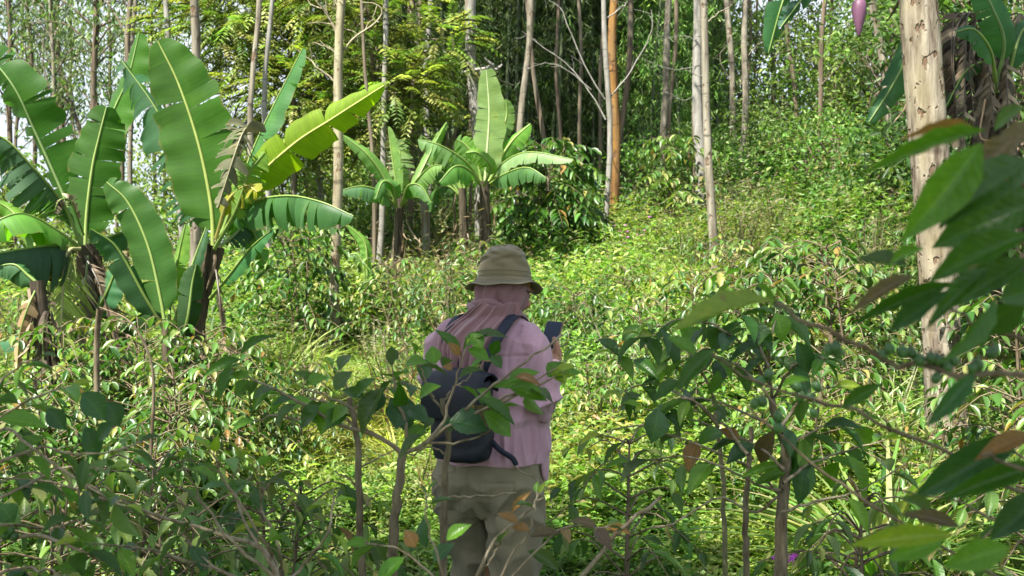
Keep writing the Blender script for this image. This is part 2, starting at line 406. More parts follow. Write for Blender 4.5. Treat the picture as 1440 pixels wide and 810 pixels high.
# ------------------------------------------------------------------ undergrowth (stuff)
WC = [(.112,.198,.036),(.168,.252,.056),(.062,.138,.026),(.235,.278,.098),(.135,.185,.052)]
def proto_herb(stems, nodes, lf=.2, wf=.45, up=.2):
    O=[];Dv=[];N=[];L=[]
    for s in range(stems):
        a = rng.uniform(0,2*PI); b = np.array([math.cos(a),math.sin(a),0])*rng.uniform(0,.3)
        lean = np.array([math.cos(a)*rng.uniform(0,.45), math.sin(a)*rng.uniform(0,.45), rng.uniform(.7,1)])
        ph = rng.uniform(0,PI)
        for k in range(nodes):
            t = (k+1)/nodes; p = b+lean*t
            for j in (0,1):
                an = ph+k*PI/2+j*PI+rng.normal(0,.3)
                d = np.array([math.cos(an),math.sin(an),up+rng.normal(0,.3)])
                O.append(p); Dv.append(d); N.append(np.array([0,0,1])+rng.normal(0,.35,3)); L.append(lf*(1.15-.55*t)*rng.uniform(.7,1.2))
    L = np.array(L); return np.array(O),np.array(Dv),np.array(N),L,L*wf
def proto_grass(n, w=.02):
    a = rng.uniform(0,2*PI,n); lean = rng.uniform(.1,.8,n)
    O = np.stack([np.cos(a)*rng.uniform(0,.12,n),np.sin(a)*rng.uniform(0,.12,n),np.zeros(n)],1)
    Dv = np.stack([np.cos(a)*lean,np.sin(a)*lean,np.ones(n)],1); N = np.stack([-np.cos(a),-np.sin(a),lean],1)*-1
    L = rng.uniform(.6,1.1,n); return O,Dv,-N,L,np.full(n,w)*rng.uniform(.7,1.4,n)
def proto_fern(nf, pairs):
    O=[];Dv=[];N=[];L=[]
    for f in range(nf):
        a = f*2*PI/nf+rng.normal(0,.3); h = np.array([math.cos(a),math.sin(a),0]); s = np.array([-h[1],h[0],0])
        ln = rng.uniform(.7,1.1)
        for k in range(pairs):
            t = (k+1)/pairs; p = h*ln*(t*.8)+np.array([0,0,ln*(1.0*t-.75*t*t)])
            for sg in (1,-1):
                O.append(p); Dv.append(s*sg+h*.35+np.array([0,0,-.15])); N.append(np.array([0,0,1])+h*.4+rng.normal(0,.1,3)); L.append(.26*ln*math.sin(PI*(t*.85+.12))*rng.uniform(.85,1.1))
    L=np.array(L); return np.array(O),np.array(Dv),np.array(N),L,L*.28
def proto_dry(n):
    O=[];Dv=[];N=[];L=[];W=[]
    for s in range(5):
        a=rng.uniform(0,2*PI); d=np.array([math.cos(a)*.3,math.sin(a)*.3,1])
        O.append(np.zeros(3));Dv.append(d);N.append(rdir(1)[0]);L.append(rng.uniform(.8,1.15));W.append(.006)
        for k in range(n):
            t=rng.uniform(.4,1); O.append(d*t); Dv.append(rdir(1,-.3,.8)[0]); N.append(rdir(1)[0]); L.append(rng.uniform(.04,.11)); W.append(.011)
    return np.array(O),np.array(Dv),np.array(N),np.array(L),np.array(W)

def scatter(n, y0, y1, widen=1.28, gamma=1.0):
    u = rng.uniform(0,1,n)
    Y = (y0**(2*gamma)+(y1**(2*gamma)-y0**(2*gamma))*u)**(1/(2*gamma))
    X = rng.uniform(-1,1,n)*(.51*Y*widen+.4)
    return X,Y
def clump(X,Y,f=1.0,s=0):
    return (np.sin(X*1.9*f+s)+np.sin(Y*1.6*f+1.3*s+.7*X)+np.sin((X+Y)*1.1*f+2.1*s)+np.sin(X*3.7*f-Y*2.9*f+s))/4
PERSON = np.array([-.08,3.6])
def keep_clear(X,Y):
    return (np.hypot(X-PERSON[0],Y-PERSON[1])>.24)

def spread(mb, protos, tpl, X, Y, H, cols, wts=None, var=.2, sink=.02, lvar=.18, leafscale=1.0):
    Z = ground(X,Y)-sink
    pk = rng.integers(0,len(protos),len(X)); pc = palette(len(X), cols, wts, var)
    pc = pc*np.exp(.30*clump(X,Y,.55,7))[:,None]*np.exp(np.stack([.22*clump(X,Y,.9,4),0*X,.2*clump(X,Y,.7,9)],1))
    for k,(O,Dv,N,L,W) in enumerate(protos):
        sel = np.where(pk==k)[0]; m = len(sel)
        if not m: continue
        a = rng.uniform(0,2*PI,m); ca,sa = np.cos(a),np.sin(a); h = H[sel]
        def rot(A):
            x = A[None,:,0]*ca[:,None]-A[None,:,1]*sa[:,None]; y = A[None,:,0]*sa[:,None]+A[None,:,1]*ca[:,None]
            return np.stack([x,y,np.broadcast_to(A[None,:,2],x.shape)],-1)
        P = rot(O)*h[:,None,None]+np.stack([X[sel],Y[sel],Z[sel]],1)[:,None]
        n = len(O)
        C = np.repeat(pc[sel],n,0)*np.exp(lvar*rng.standard_normal((m*n,1)))
        ls = np.repeat(h**.75,n)*leafscale
        inst(mb, tpl, P.reshape(-1,3), rot(Dv).reshape(-1,3)+rng.normal(0,.12,(m*n,3)), rot(N).reshape(-1,3)+rng.normal(0,.15,(m*n,3)), np.tile(L,m)*ls, np.tile(W,m)*ls, C)

def build_undergrowth():
    herbs = [proto_herb(4,6,.24,.5), proto_herb(6,5,.2,.42), proto_herb(3,8,.2,.6,.05), proto_herb(5,5,.28,.36,.4)]
    creep = [proto_herb(5,3,.42,.7,.1), proto_herb(7,3,.34,.6,0)]
    ferns = [proto_fern(8,11), proto_fern(6,12)]
    grass = [proto_grass(34,.024), proto_grass(26,.03), proto_grass(44,.02)]
    dry = [proto_dry(9), proto_dry(12)]
    mb = MB()
    # low growth round the person and in front of the lens
    X,Y = scatter(5200,1.3,6.2,1.5); k = keep_clear(X,Y); X,Y = X[k],Y[k]
    spread(mb, herbs, LEAF_MID, X, Y, np.clip(.19+.10*clump(X,Y,1.6)+rng.normal(0,.05,len(X)),.07,.45), WC, [3,3,2,1.5,1], leafscale=.72)
    X,Y = scatter(3600,1.3,6.5,1.5); k = keep_clear(X,Y); X,Y = X[k],Y[k]
    spread(mb, creep, ROUND, X, Y, np.clip(.11+.05*clump(X,Y,2,3)+rng.normal(0,.03,len(X)),.05,.2), WC, [3,3,2,1,1])
    # the weedy hillside
    def hill_h(X,Y,s): return np.clip((.34+.045*np.minimum(Y-5,8))*(1+.85*clump(X,Y,.8,s)+.35*clump(X,Y,2.3,s+1))+rng.normal(0,.10,len(X)),.12,1.25)*(1-.62*np.exp(-((X/Y*F+720-492)/75)**2)*(Y<10.8))
    X,Y = scatter(9500,5.2,15,1.22)
    spread(mb, herbs, KITE, X, Y, hill_h(X,Y,0), WC+[(.19,.21,.09)], [3,3.4,1.6,2,1,.5], leafscale=.62)
    X,Y = scatter(8500,12,28,1.2)
    spread(mb, herbs, KITE, X, Y, hill_h(X,Y,1)*.95, WC+[(.19,.21,.09)], [3,3.4,1.6,2.4,1,.8], leafscale=.72)
    X,Y = scatter(1500,5.2,26,1.2); k = clump(X,Y,.7,5)>-.05; X,Y=X[k],Y[k]
    spread(mb, ferns, NARROW, X, Y, hill_h(X,Y,2)*.9, [(.09,.19,.03),(.14,.24,.04)])
    X,Y = scatter(2600,5.2,28,1.2)
    spread(mb, dry, kite_tpl(.02,.4,.08), X, Y, hill_h(X,Y,3)*1.25, [(.28,.23,.13),(.20,.16,.09),(.18,.19,.08),(.34,.30,.20)])
    # small mauve flower heads, a few among the weeds right of the orange trunk
    n = 15; P = np.array([at(rng.normal(886,22),rng.normal(300,16),13.0+rng.uniform(-1,1)) for _ in range(n)])
    P[:,2] = ground(P[:,0],P[:,1])+rng.uniform(.75,1.05,n)
    inst(mb, ROUND, np.repeat(P,5,0), rdir(n*5,0,.6), rdir(n*5,.3,1), .03, .022, palette(n*5,[(.45,.16,.42),(.5,.25,.48)]))
    p = at(1106,790,2.75); inst(mb, ROUND, np.tile(p,(9,1))+rng.normal(0,.008,(9,3)), rdir(9,-.2,.8), rdir(9), .03, .02, (.42,.08,.5))
    tag(mb.build('undergrowth', M['weed']), kind='stuff')
    mg = MB()
    X,Y = scatter(1500,1.6,7,1.4); k = keep_clear(X,Y); X,Y = X[k],Y[k]
    spread(mg, grass, BLADE, X, Y, np.clip(rng.normal(.24,.07,len(X)),.1,.45), [(.11,.21,.03),(.16,.25,.05),(.2,.24,.07)], leafscale=.55)
    X,Y = scatter(5500,6,27,1.2); k = clump(X,Y,.6,2)>-.5; X,Y=X[k],Y[k]
    spread(mg, grass, BLADE, X, Y, np.clip(hill_h(X,Y,4)*1.05,.2,1.1), [(.16,.24,.04),(.22,.28,.07),(.30,.30,.13)], leafscale=.85)
    tag(mg.build('grass', M['grass']), kind='stuff')
build_undergrowth()

def grass_clump(label, x, y, H, n, w, cols):
    r = thing('grass_clump', label, 'grass clump', (x,y,float(ground(x,y))))
    mb = MB(); O,Dv,N,L,W = proto_grass(n,w)
    inst(mb, leaf_tpl(3,9,.25,.3,.7,0,.4,asp=.03), O*np.array([1.6,1.6,1])*H, Dv, N, L*H, W*H, palette(n,cols,None,.18))
    mb.v = [v+np.array(r.location) for v in mb.v]
    mb.build('blades', M['grass'], r)
p = at(1238,600,4.7); grass_clump('tall clump of strappy lemongrass left of the thick pitted trunk', p[0], 4.7, 1.0, 130, .026, [(.16,.26,.06),(.12,.22,.05),(.28,.27,.12)])
p = at(1165,420,6.4); grass_clump('fountain of long arching grass behind the coffee shrubs, right of centre', p[0], 6.4, .95, 120, .018, [(.11,.19,.05),(.09,.16,.04),(.20,.22,.09)])

# ------------------------------------------------------------------ coffee shrubs
CC = [(.028,.080,.014),(.048,.118,.016),(.075,.150,.028),(.125,.205,.042),(.22,.24,.07),(.20,.125,.035)]
def coffee_geom(mbS, mbL, base, H, R, tiers, LL, tpl, wts, stems=1, sides=5, spacing=.07, droop=.25, cols=CC, seedlean=.12, bare=.25, rad=.011, lsub=1.0, per=(2,4), tmin=.22):
    base = np.array(base,float)
    O=[];Dv=[];N=[];Ls=[]
    for s in range(stems):
        a = rng.uniform(0,2*PI); ln = np.array([math.cos(a),math.sin(a),0])*seedlean*H*rng.uniform(.3,1.4)
        b = base+np.array([math.cos(a+1),math.sin(a+1),0])*.06*(stems>1)
        P = smooth_path([b, b+ln*.3+[0,0,H*.4], b+ln*.7+[0,0,H*.75], b+ln+[0,0,H]], 9)
        tube(mbS, P, np.linspace(rad*1.25,rad*.4,9), sides+1)
        for k in range(tiers):
            t = tmin+(1-tmin)*(k+rng.uniform(0,.7))/tiers; q = P[0]+0
            i = min(int(t*8),7); q = P[i]+(P[i+1]-P[i])*(t*8-i)
            az = k*2.4+rng.uniform(0,.8); nb = rng.integers(per[0],per[1]+1)
            for j in range(nb):
                an = az+j*2*PI/nb+rng.normal(0,.25)
                h = np.array([math.cos(an),math.sin(an),0])
                bl = R*(1.15-.75*t)*rng.uniform(.65,1.15)+.05
                up = rng.uniform(.15,.55)+.5*max(0,t-.8)
                B = smooth_path([q, q+h*bl*.5+[0,0,bl*up*.55], q+h*bl+rng.normal(0,.05,3)*bl+[0,0,bl*(up*.7-droop*1.2)]], 7)
                tube(mbS, B, np.linspace(rad*.5,rad*.18,7), sides)
                nl = max(2,int(bl*(1-bare)/spacing))
                for m in range(nl):
                    tt = bare+(1-bare)*(m+1)/nl; f = tt*6; ii = min(int(f),5); pp = B[ii]+(B[ii+1]-B[ii])*(f-ii)
                    T = nrm(B[ii+1]-B[ii]); S = nrm(np.cross(T,[0,0,1]))
                    for sg in (1,-1):
                        if rng.random()<.12: continue
                        O.append(pp); Dv.append(S*sg*.85+T*(.4+.5*(tt>.9))+np.array([0,0,-.15-droop*rng.uniform(.3,2.2)])+rng.normal(0,.15,3))
                        N.append(np.array([0,0,1])+S*sg*.25+rng.normal(0,.22,3)); Ls.append(LL*(1.05-.35*(tt>.92)-.15*rng.random())*rng.uniform(.75,1.15)*lsub)
    n = len(O)
    Ls = np.array(Ls)
    inst(mbL, tpl, np.array(O), np.array(Dv), np.array(N), Ls, Ls*rng.uniform(.30,.40,n), palette(n,cols,wts,.16))

def shrub_proto(name, cat, label, group, H, R, tiers, LL, tpl, wts, mat, **kw):
    r = thing(name, label, cat, (0,0,0), 0, group)
    s = MB(); l = MB(); coffee_geom(s, l, (0,0,0), H, R, tiers, LL, tpl, wts, **kw)
    s.build('branches', M['twig'], r); l.build('foliage', mat, r)
    return r

def place(protos, used, spots, label, group):
    for (x,y,sc) in spots:
        k = int(rng.integers(0,len(protos))); src = protos[k]
        loc = (x,y,float(ground(x,y))-.05); rz = float(rng.uniform(0,6.28))
        if k not in used:
            used.add(k); src.location = loc; src.rotation_euler = (0,0,rz); src.scale = (sc,)*3; src['label']=label; src['group']=group; r = src
        else: r = dup(src, loc, rz, sc, label, group)

G_BRIGHT = [1,2,3.4,4,2.2,.3]; G_DARK = [4,4,3,1,.4,.1]; G_MIX=[2,3,4,3,1.2,.25]
def hill_shrubs():
    pr = [shrub_proto('coffee_shrub','shrub','x','x',.92,.58,8,.108,KITE,w,M['coffee_far'],stems=2,sides=3,spacing=.062,rad=.008) for w in (G_BRIGHT,G_MIX,G_MIX,G_DARK,G_DARK)]
    used=set(); spots=[]
    while len(spots)<78:
        X,Y = scatter(1,8.0,22,1.12); x,y=float(X[0]),float(Y[0])
        if not (430<720+x/y*F<530 and y<11.5) and all(math.hypot(x-a,y-b)>.85 for a,b,_ in spots): spots.append((x,y,rng.uniform(.75,1.2)))
    place(pr, used, spots, 'glossy leaved coffee shrub among the sunlit weeds of the slope', 'coffee shrubs on the sunlit slope')
    # nearer rows
    pm = [shrub_proto('coffee_shrub','shrub','x','x',1.1,.6,8,.105,LEAF_MID,w,M['coffee_far'],stems=2,sides=4,spacing=.065,rad=.009) for w in (G_BRIGHT,G_MIX,G_MIX)]
    used=set()
    def px(lst): return [(at(p,405,Y)[0],Y,s) for p,Y,s in lst]
    place(pm, used, px([(1000,6.2,.8),(1120,5.6,.95),(1190,7.4,1.25),(1212,7.0,1.1),(930,7.2,.9),(1080,8.0,1.2),(1425,5.8,1.1),(1450,4.6,1.0),(1400,7.6,1.3),(1330,9.0,1.0),(850,6.4,.7),(960,8.6,.9),(870,9.5,.9),(800,8.4,.75),(1040,9.6,1.0)]),
          'leafy coffee shrub on the bank between the mauve shirt and the thick pitted trunk', 'coffee shrubs on the near bank')
    place(pm, used, px([(250,5.4,.9),(90,5.2,.9),(20,4.6,.95),(420,6.6,.7),(180,4.5,.8),(205,6.0,1.0),(285,6.1,.95),(130,6.2,1.0),(240,5.0,.85),(340,6.3,.85),(610,9.0,.95),(540,10.2,1.0),(650,10.5,1.1)]),
          'coffee shrub with light green tips below and beside the banana plants', 'coffee shrubs below the banana plants')
hill_shrubs()
def lone_shrub(label, px, Y, H, R, LL, wts, tpl=LEAF_MID, tiers=8, **kw):
    x = at(px,405,Y)[0]
    r = shrub_proto('coffee_shrub','shrub',label,None,H,R,tiers,LL,tpl,wts,M['coffee_far'],**kw)
    r.location = (x,Y,float(ground(x,Y))-.03); return r
lone_shrub('big dark glossy coffee shrub right of the upright banana leaf, in front of the bamboo', 775, 14.0, 2.1, 1.05, .2, G_DARK, stems=4, sides=3)
lone_shrub('bright coffee shrub with upswept shoots between the grey trunk and the flaking trunk', 955, 15.0, 2.0, .7, .17, G_BRIGHT, stems=3, sides=3)
lone_shrub('coffee shrub with large dark leaves at the foot of the leaning grey trunk', 1050, 7.2, 1.15, .55, .16, [1,2,3,3,.4,.1], stems=2, sides=4)
lone_shrub('dark fine coffee shrub in the shade behind the cream trunk', 420, 10.5, 1.5, .8, .14, G_DARK, stems=3, sides=3)

# ------------------------------------------------------------------ trees
TREE_ROOTS=[]
def leaf_cloud(mb, centers, n, spread_r, L, W, cols, wts=None, droop=.6, tpl=NARROW, lvar=.25, mat=0):
    C0 = np.repeat(np.asarray(centers),n,0); m = len(C0)
    r = np.repeat(np.broadcast_to(np.asarray(spread_r,float),(len(centers),)),n)[:,None]
    P = C0+rng.normal(0,1,(m,3))*r*np.array([1,1,.75])
    d = rdir(m,-1,.5); d[:,2] -= droop
    inst(mb, tpl, P, d, rdir(m), L*rng.uniform(.7,1.25,m), W*rng.uniform(.7,1.25,m), np.repeat(palette(len(centers),cols,wts,.2),n,0)*np.exp(lvar*rng.standard_normal((m,1))), mat=mat)

EU = [(.07,.12,.03),(.11,.17,.05),(.15,.21,.07),(.055,.095,.03)]
def tree(label, p0, p1, Y, d, bark, top=11.0, crown=None, twigs=(), cat='tree', group=None, name='tall_tree', wob=.05, sides=9):
    A = at(p0[0],p0[1],Y); B = at(p1[0],p1[1],Y)
    sl = (A[0]-B[0])/(A[2]-B[2])
    zb = 0.0
    for _ in range(6):
        xb = B[0]+sl*(zb-B[2]); zb = float(ground(xb,Y))
    r = thing(name, label, cat, (xb,Y,zb), 0, group)
    n = max(10,int((top-zb)*2.2)); z = np.linspace(zb-.25, top, n)
    t = (z-zb)/(top-zb)
    ph = rng.uniform(0,6,4)
    x = xb+sl*(z-zb)+wob*(np.sin(z*.9+ph[0])+.5*np.sin(z*2.3+ph[1])); y = Y+wob*(np.sin(z*.8+ph[2])+.5*np.sin(z*2.1+ph[3]))
    R = d/F*Y*.5*(1.12-.38*np.clip(t,0,1)+.35*np.exp(-np.maximum(z-zb,0)*5.0)+.05*np.sin(z*1.9+ph[1])+.03*np.sin(z*5.3+ph[2]))
    mb = MB(); P = np.stack([x,y,z],1)
    tube(mb, P, R, sides, jitter=.035)
    for (pts,r0,r1) in twigs:
        Q = np.array([at(q[0],q[1],Y+(q[2] if len(q)>2 else 0)) for q in pts])
        Q = smooth_path(Q, 14); Q += .012*np.cumsum(rng.normal(0,1,Q.shape),0)*.6
        tube(mb, Q, np.linspace(r0,r1,14), 5)
        for j in range(4,13,2):                       # side twigs
            e = Q[j]+nrm(Q[min(j+1,13)]-Q[j-1]+rng.normal(0,.12,3))*rng.uniform(.2,.5)*(.4+r0*12); tube(mb, smooth_path([Q[j],(Q[j]+e)/2+rng.normal(0,.02,3),e],5), np.linspace(r1*.9,r1*.4,5), 3)
    mb.build('trunk', M[bark], r)
    if crown:
        mc = MB(); nC,zc,rc,L,W,cols,nl,dr,sp = crown
        cen = np.array([xb+sl*(zc-zb),Y,zc])+rdir(nC)*np.array(rc)*rng.uniform(.35,1,(nC,1))
        for c in cen:                                      # limbs
            k = int(np.clip(np.searchsorted(z, c[2]-rng.uniform(.4,1.4)),2,n-1)); a = P[k]
            tube(mc, smooth_path([a,(a+c)/2+[0,0,.25],c],6), np.linspace(R[k]*.35+.006,.006,6), 4, mat=1)
        leaf_cloud(mc, cen, nl, sp, L, W, cols, None, dr)
        mc.build('crown', [M['tree_leaf'],M[bark]], r)
    return r
def CR(n=16, z=11.5, r=(1.8,1.8,1.6), L=.16, W=.045, cols=EU, nl=90, dr=.8, sp=.38): return (n,z,r,L,W,cols,nl,dr,sp)

# the cream trunk left of the person
tree('cream barked slim trunk with bare side branches standing left of the bucket hat', (476,0),(480,455),10.6,13.5,'bark_cream',7.5,
     twigs=[([(477,52),(462,25),(440,-5)],.020,.010),([(482,72),(500,52),(530,35),(542,18),(532,8),(512,6)],.015,.006),([(478,85),(460,66),(446,62),(430,58)],.012,.004),([(474,116),(456,98),(438,84),(415,70)],.013,.005),([(483,40),(500,50),(506,58)],.008,.003),([(481,30),(468,-4)],.01,.006)], sides=14)
tree('flaking pale grey leaning trunk rising from the sunlit slope right of the orange trunk', (991,0),(1001,350),11.5,11.5,'bark_pale',9, wob=.022,
     twigs=[([(996,30),(1012,15),(1030,-4)],.012,.005),([(994,120),(985,105),(960,95)],.006,.003)], sides=12)
tree('broad smooth grey trunk right behind the leaning flaking one', (985,0),(979,260),15.5,13.5,'bark_grey',11, twigs=[([(984,60),(960,52),(930,60)],.008,.003),([(983,90),(955,98),(925,92),(900,80)],.008,.003),([(982,130),(960,140),(935,132)],.006,.003)])
tree('brown trunk partly hidden left of the broad smooth grey one', (983,0),(974,235),17.0,8,'bark_brown',11)
tree('orange brown barked trunk, the only orange one', (868,0),(862,272),15.5,12.5,'bark_orange',11, sides=12)
tree('thin pale forked tree with bare spreading limbs left of the orange trunk', (848,0),(853,292),14.5,7.5,'bark_grey',9,
     twigs=[([(852,170),(835,140),(800,95),(760,62),(735,45)],.014,.004),([(850,140),(828,105),(800,40),(790,10),(772,-4)],.014,.004),([(853,141),(880,110),(905,70),(915,40),(912,20)],.014,.004),([(833,125),(800,100),(770,92),(745,100)],.01,.004),([(846,30),(870,8),(880,-4)],.012,.006)], crown=CR(6,9,(1,1,.6)))
tree('dark slender trunk close behind the orange one', (885,0),(872,225),18.0,8.5,'bark_dark',11.5)
tree('pale twin striped trunk midway between the orange and the grey trunks', (943,0),(936,200),18.0,9.5,'bark_pale',11.5, twigs=[([(940,100),(928,110),(905,88)],.008,.003)])
tree('slim brown trunk touching the pale twin striped one', (949,0),(945,190),19.0,6,'bark_brown',11.5)
tree('thick smooth grey trunk standing straight behind the upright banana leaf', (667,0),(673,330),14.6,13.5,'bark_grey',11.5, crown=CR(22,12,(2.4,2.2,1.8)), sides=12, twigs=[([(674,105),(684,98),(692,91)],.045,.04)])
tree('thin brown pole trunk just left of the thick smooth grey one', (657,0),(660,300),15.0,5,'bark_brown',10.5, wob=.03, crown=CR(8,11))
tree('peeling brown trunk left of the bluish white one', (574,0),(562,300),15.0,11.5,'bark_brown',11.5, crown=CR(20,12,(2.2,2,1.8)), sides=12)
tree('bluish white smooth trunk with brown streaks', (586,0),(592,300),15.3,11,'bark_blue',11.5, crown=CR(20,12,(2.2,2,1.8)), sides=12)
tree('brown trunk squeezed between the peeling and the bluish white trunks', (585,60),(580,300),16.4,8,'bark_brown',11)
tree('short pale trunk at the foot of the bluish white one, bamboo behind', (604,150),(606,300),17.5,8.5,'bark_grey',10.5)
tree('pale beige trunk with a leaning neighbour right of the upright banana leaf', (742,0),(731,290),16.0,9.5,'bark_pale',11.5, crown=CR(20,12,(2.2,2,1.8)))
tree('slim trunk leaning right, crossing the pale beige trunk', (744,15),(762,215),16.4,6.5,'bark_brown',11)
tree('thin wavy trunk between the leaning one and the bare forked tree', (787,10),(786,225),19.0,5,'bark_dark',10, wob=.05)
tree('thin straight trunk under the bare limbs of the forked tree', (812,30),(819,235),17.5,5.2,'bark_brown',10, wob=.04)
tree('thin dark trunk touching the forked tree on its left', (843,0),(846,215),18.5,5,'bark_brown',10.5)
tree('thin beige trunk right of the cream one, seen through feathery leaves', (511,55),(523,285),13.5,5.2,'bark_brown',8.5, wob=.03)
tree('pale greenish trunk left of the small banana, feathery leaves across it', (541,55),(535,270),14.0,8.5,'bark_grey',9, wob=.03)
tree('narrow bent trunk leaning across at the bamboo edge, left of the small banana', (529,40),(545,250),17.5,4.5,'bark_dark',10)
# behind the bananas, left
tree('thick beige trunk between the two big banana plants', (270,160),(273,360),12.0,14,'bark_pale',8.0)
tree('beige trunk left of the thick one between the banana plants', (246,230),(250,340),15.0,9,'bark_grey',9.0, crown=CR(10,8.6,(1.4,1.4,.8)))
tree('short looking beige trunk under the drooping banana leaf', (361,290),(361,390),12.5,9,'bark_pale',7.5)
tree('grey trunk right of the one under the drooping banana leaf', (380,300),(380,392),13.0,7.5,'bark_grey',7.5)
tree('pale leaning trunk low in the gap left of the cream one', (440,190),(449,330),16.0,9,'bark_grey',7.5)
tree('slender trunk with fine twigs beside the pale leaning one', (425,190),(430,310),17.0,5,'bark_brown',7.5)
tree('pale trunk pair, thicker stem, showing between banana leaves at far left', (178,160),(176,290),20.0,8,'bark_brown',10.5, crown=CR(12,9,(1.6,1.6,2)))
tree('pale trunk pair, thinner stem, showing between banana leaves at far left', (187,0),(186,290),21.0,7,'bark_pale',11, crown=CR(14,10,(1.8,1.6,2.2)))
# eucalyptus on the left skyline
EUS = [((14,0),(10,250),26,7.5,'bark_dark'),((39,0),(48,230),27,7,'bark_brown'),((76,0),(78,240),25,6,'bark_pale'),((84,60),(87,240),30,7,'bark_dark'),((136,0),(135,200),24,9.5,'bark_dark'),((66,30),(122,230),28,6,'bark_brown'),((27,120),(22,260),34,5,'bark_brown'),((100,80),(106,240),36,5,'bark_pale'),((215,90),(218,250),30,5,'bark_pale'),((152,0),(160,230),33,5,'bark_brown'),((228,0),(232,260),34,5,'bark_dark')]
EUL = ['dark straight eucalyptus trunk at the far left edge against the sky','brown eucalyptus trunk bending right near the far left edge','pale eucalyptus trunk, left of a close dark pair on the skyline','dark eucalyptus close behind a pale one on the left skyline','thickest dark eucalyptus on the left skyline, above the banana tip','slanting eucalyptus leaning left on the skyline','far thin eucalyptus behind the arching left banana leaf','far pale eucalyptus under the slanting one','far pale eucalyptus between the banana leaf tips and the valley','far thin brown eucalyptus behind the thickest dark one','far dark eucalyptus above the broad upright banana leaf']
for (a,b,Y,d,bk),lb in zip(EUS,EUL):
    X = at(a[0],0,Y)[0]
    tree(lb, a, b, Y, d, bk, 13, crown=(22,9.0,(1.9,1.6,3.2),.20,.05,EU,60,.9,.42), name='eucalyptus_tree', twigs=[([(a[0]*.3+b[0]*.7,150),(a[0]+rng.uniform(-30,30),90),(a[0]+rng.uniform(-50,50),30)],.03,.012)])
# right hand skyline
RT = [((1028,0),(1030,200),19,8,'bark_pale','pale straight trunk against the bright gap right of the leaning flaking trunk'),((1046,20),(1041,235),18,8.5,'bark_pale','pale trunk leaning left at its foot, right of the bright sky gap'),((1052,30),(1053,205),21,5.5,'bark_brown','thin brown trunk doubled with the pale leaning one'),((1084,70),(1083,185),22,7,'bark_pale','short pale trunk under the hanging banana leaf'),((1104,45),(1120,195),19,5.5,'bark_dark','thin dark trunk leaning left below the hanging banana leaf'),((1161,20),(1155,220),17,6.5,'bark_dark','dark trunk rising above the bushy crest, right of the hanging banana leaf'),((1169,0),(1166,150),22,5,'bark_dark','thin dark trunk doubled behind the crest trunk'),((1228,0),(1238,120),14,10,'bark_pale','pale sunlit trunk below the purple banana flower'),((1257,0),(1254,140),15,6.5,'bark_brown','brown trunk beside the thick pitted trunk, vine on it'),((1210,40),(1206,150),23,5,'bark_dark','far dark trunk in the thicket left of the pale sunlit one'),((1066,0),(1064,180),25,4,'bark_dark','hair thin dark trunk in the bright gap'),((1012,0),(1010,190),24,4.5,'bark_dark','thin far trunk hugging the leaning flaking trunk')]
for (a,b,Y,d,bk,lb) in RT:
    tree(lb, a, b, Y, d, bk, 12, crown=CR(10,10.5,(1.6,1.6,1.6)) if Y>16 else None, twigs=[([(b[0],120),(b[0]+rng.uniform(-35,35),80),(b[0]+rng.uniform(-60,60),60)],.012,.004)])
# the thick pitted trunk at right
bigt = tree('thick pale pitted trunk with flaking bark, the nearest and broadest of all', (1295,0),(1330,600),6.0,49,'bark_big',8.6, wob=.012, sides=28, crown=None)
mc = MB(); cen = np.array([1.35,4.75,8.5])+rdir(26)*np.array([1.3,1.2,.6])*rng.uniform(.3,1,(26,1))  # crown added out of view, offset to shade the bananas behind
for c in cen: tube(mc, smooth_path([(2.25,6.0,8.4),(np.array([2.25,6.0,8.4])+c)/2+[0,0,.3],c],7), np.linspace(.035,.008,7), 5, mat=1)
leaf_cloud(mc, cen, 80, .36, .17, .07, [(.06,.12,.03),(.10,.17,.04)], None, .3, KITE); mc.build('crown', [M['tree_leaf'],M['bark_big']], bigt)

# feathery-leaved trees (pinnate fronds) left of the bamboo
def fronds(mb, O, Dv, L, pairs, lw, cols, droop=.35, var=.22, lr=.26):
    n = len(O); Dv = nrm(Dv); S = nrm(np.cross(Dv,[0,0,1])); up = np.cross(S,Dv)
    C = palette(n, cols, None, var)
    for k in range(pairs):
        t = (k+1)/pairs
        P = O+Dv*(L*t)[:,None]+np.array([0,0,-1])*(L*droop*t*t)[:,None]
        for sg in (1,-1):
            d = S*sg+Dv*.45+np.array([0,0,-.35])+rng.normal(0,.12,(n,3))
            ll = L*lr*math.sin(PI*(.15+.75*t))*rng.uniform(.8,1.15,n)
            inst(mb, NARROW, P, d, up+rng.normal(0,.2,(n,3)), ll, ll*lw, C*np.exp(.12*rng.standard_normal((n,1))))
    tip = O+Dv*L[:,None]+np.array([0,0,-1])*(L*droop)[:,None]
    inst(mb, NARROW, O, tip-O, up, L, .008, (.12,.12,.05))
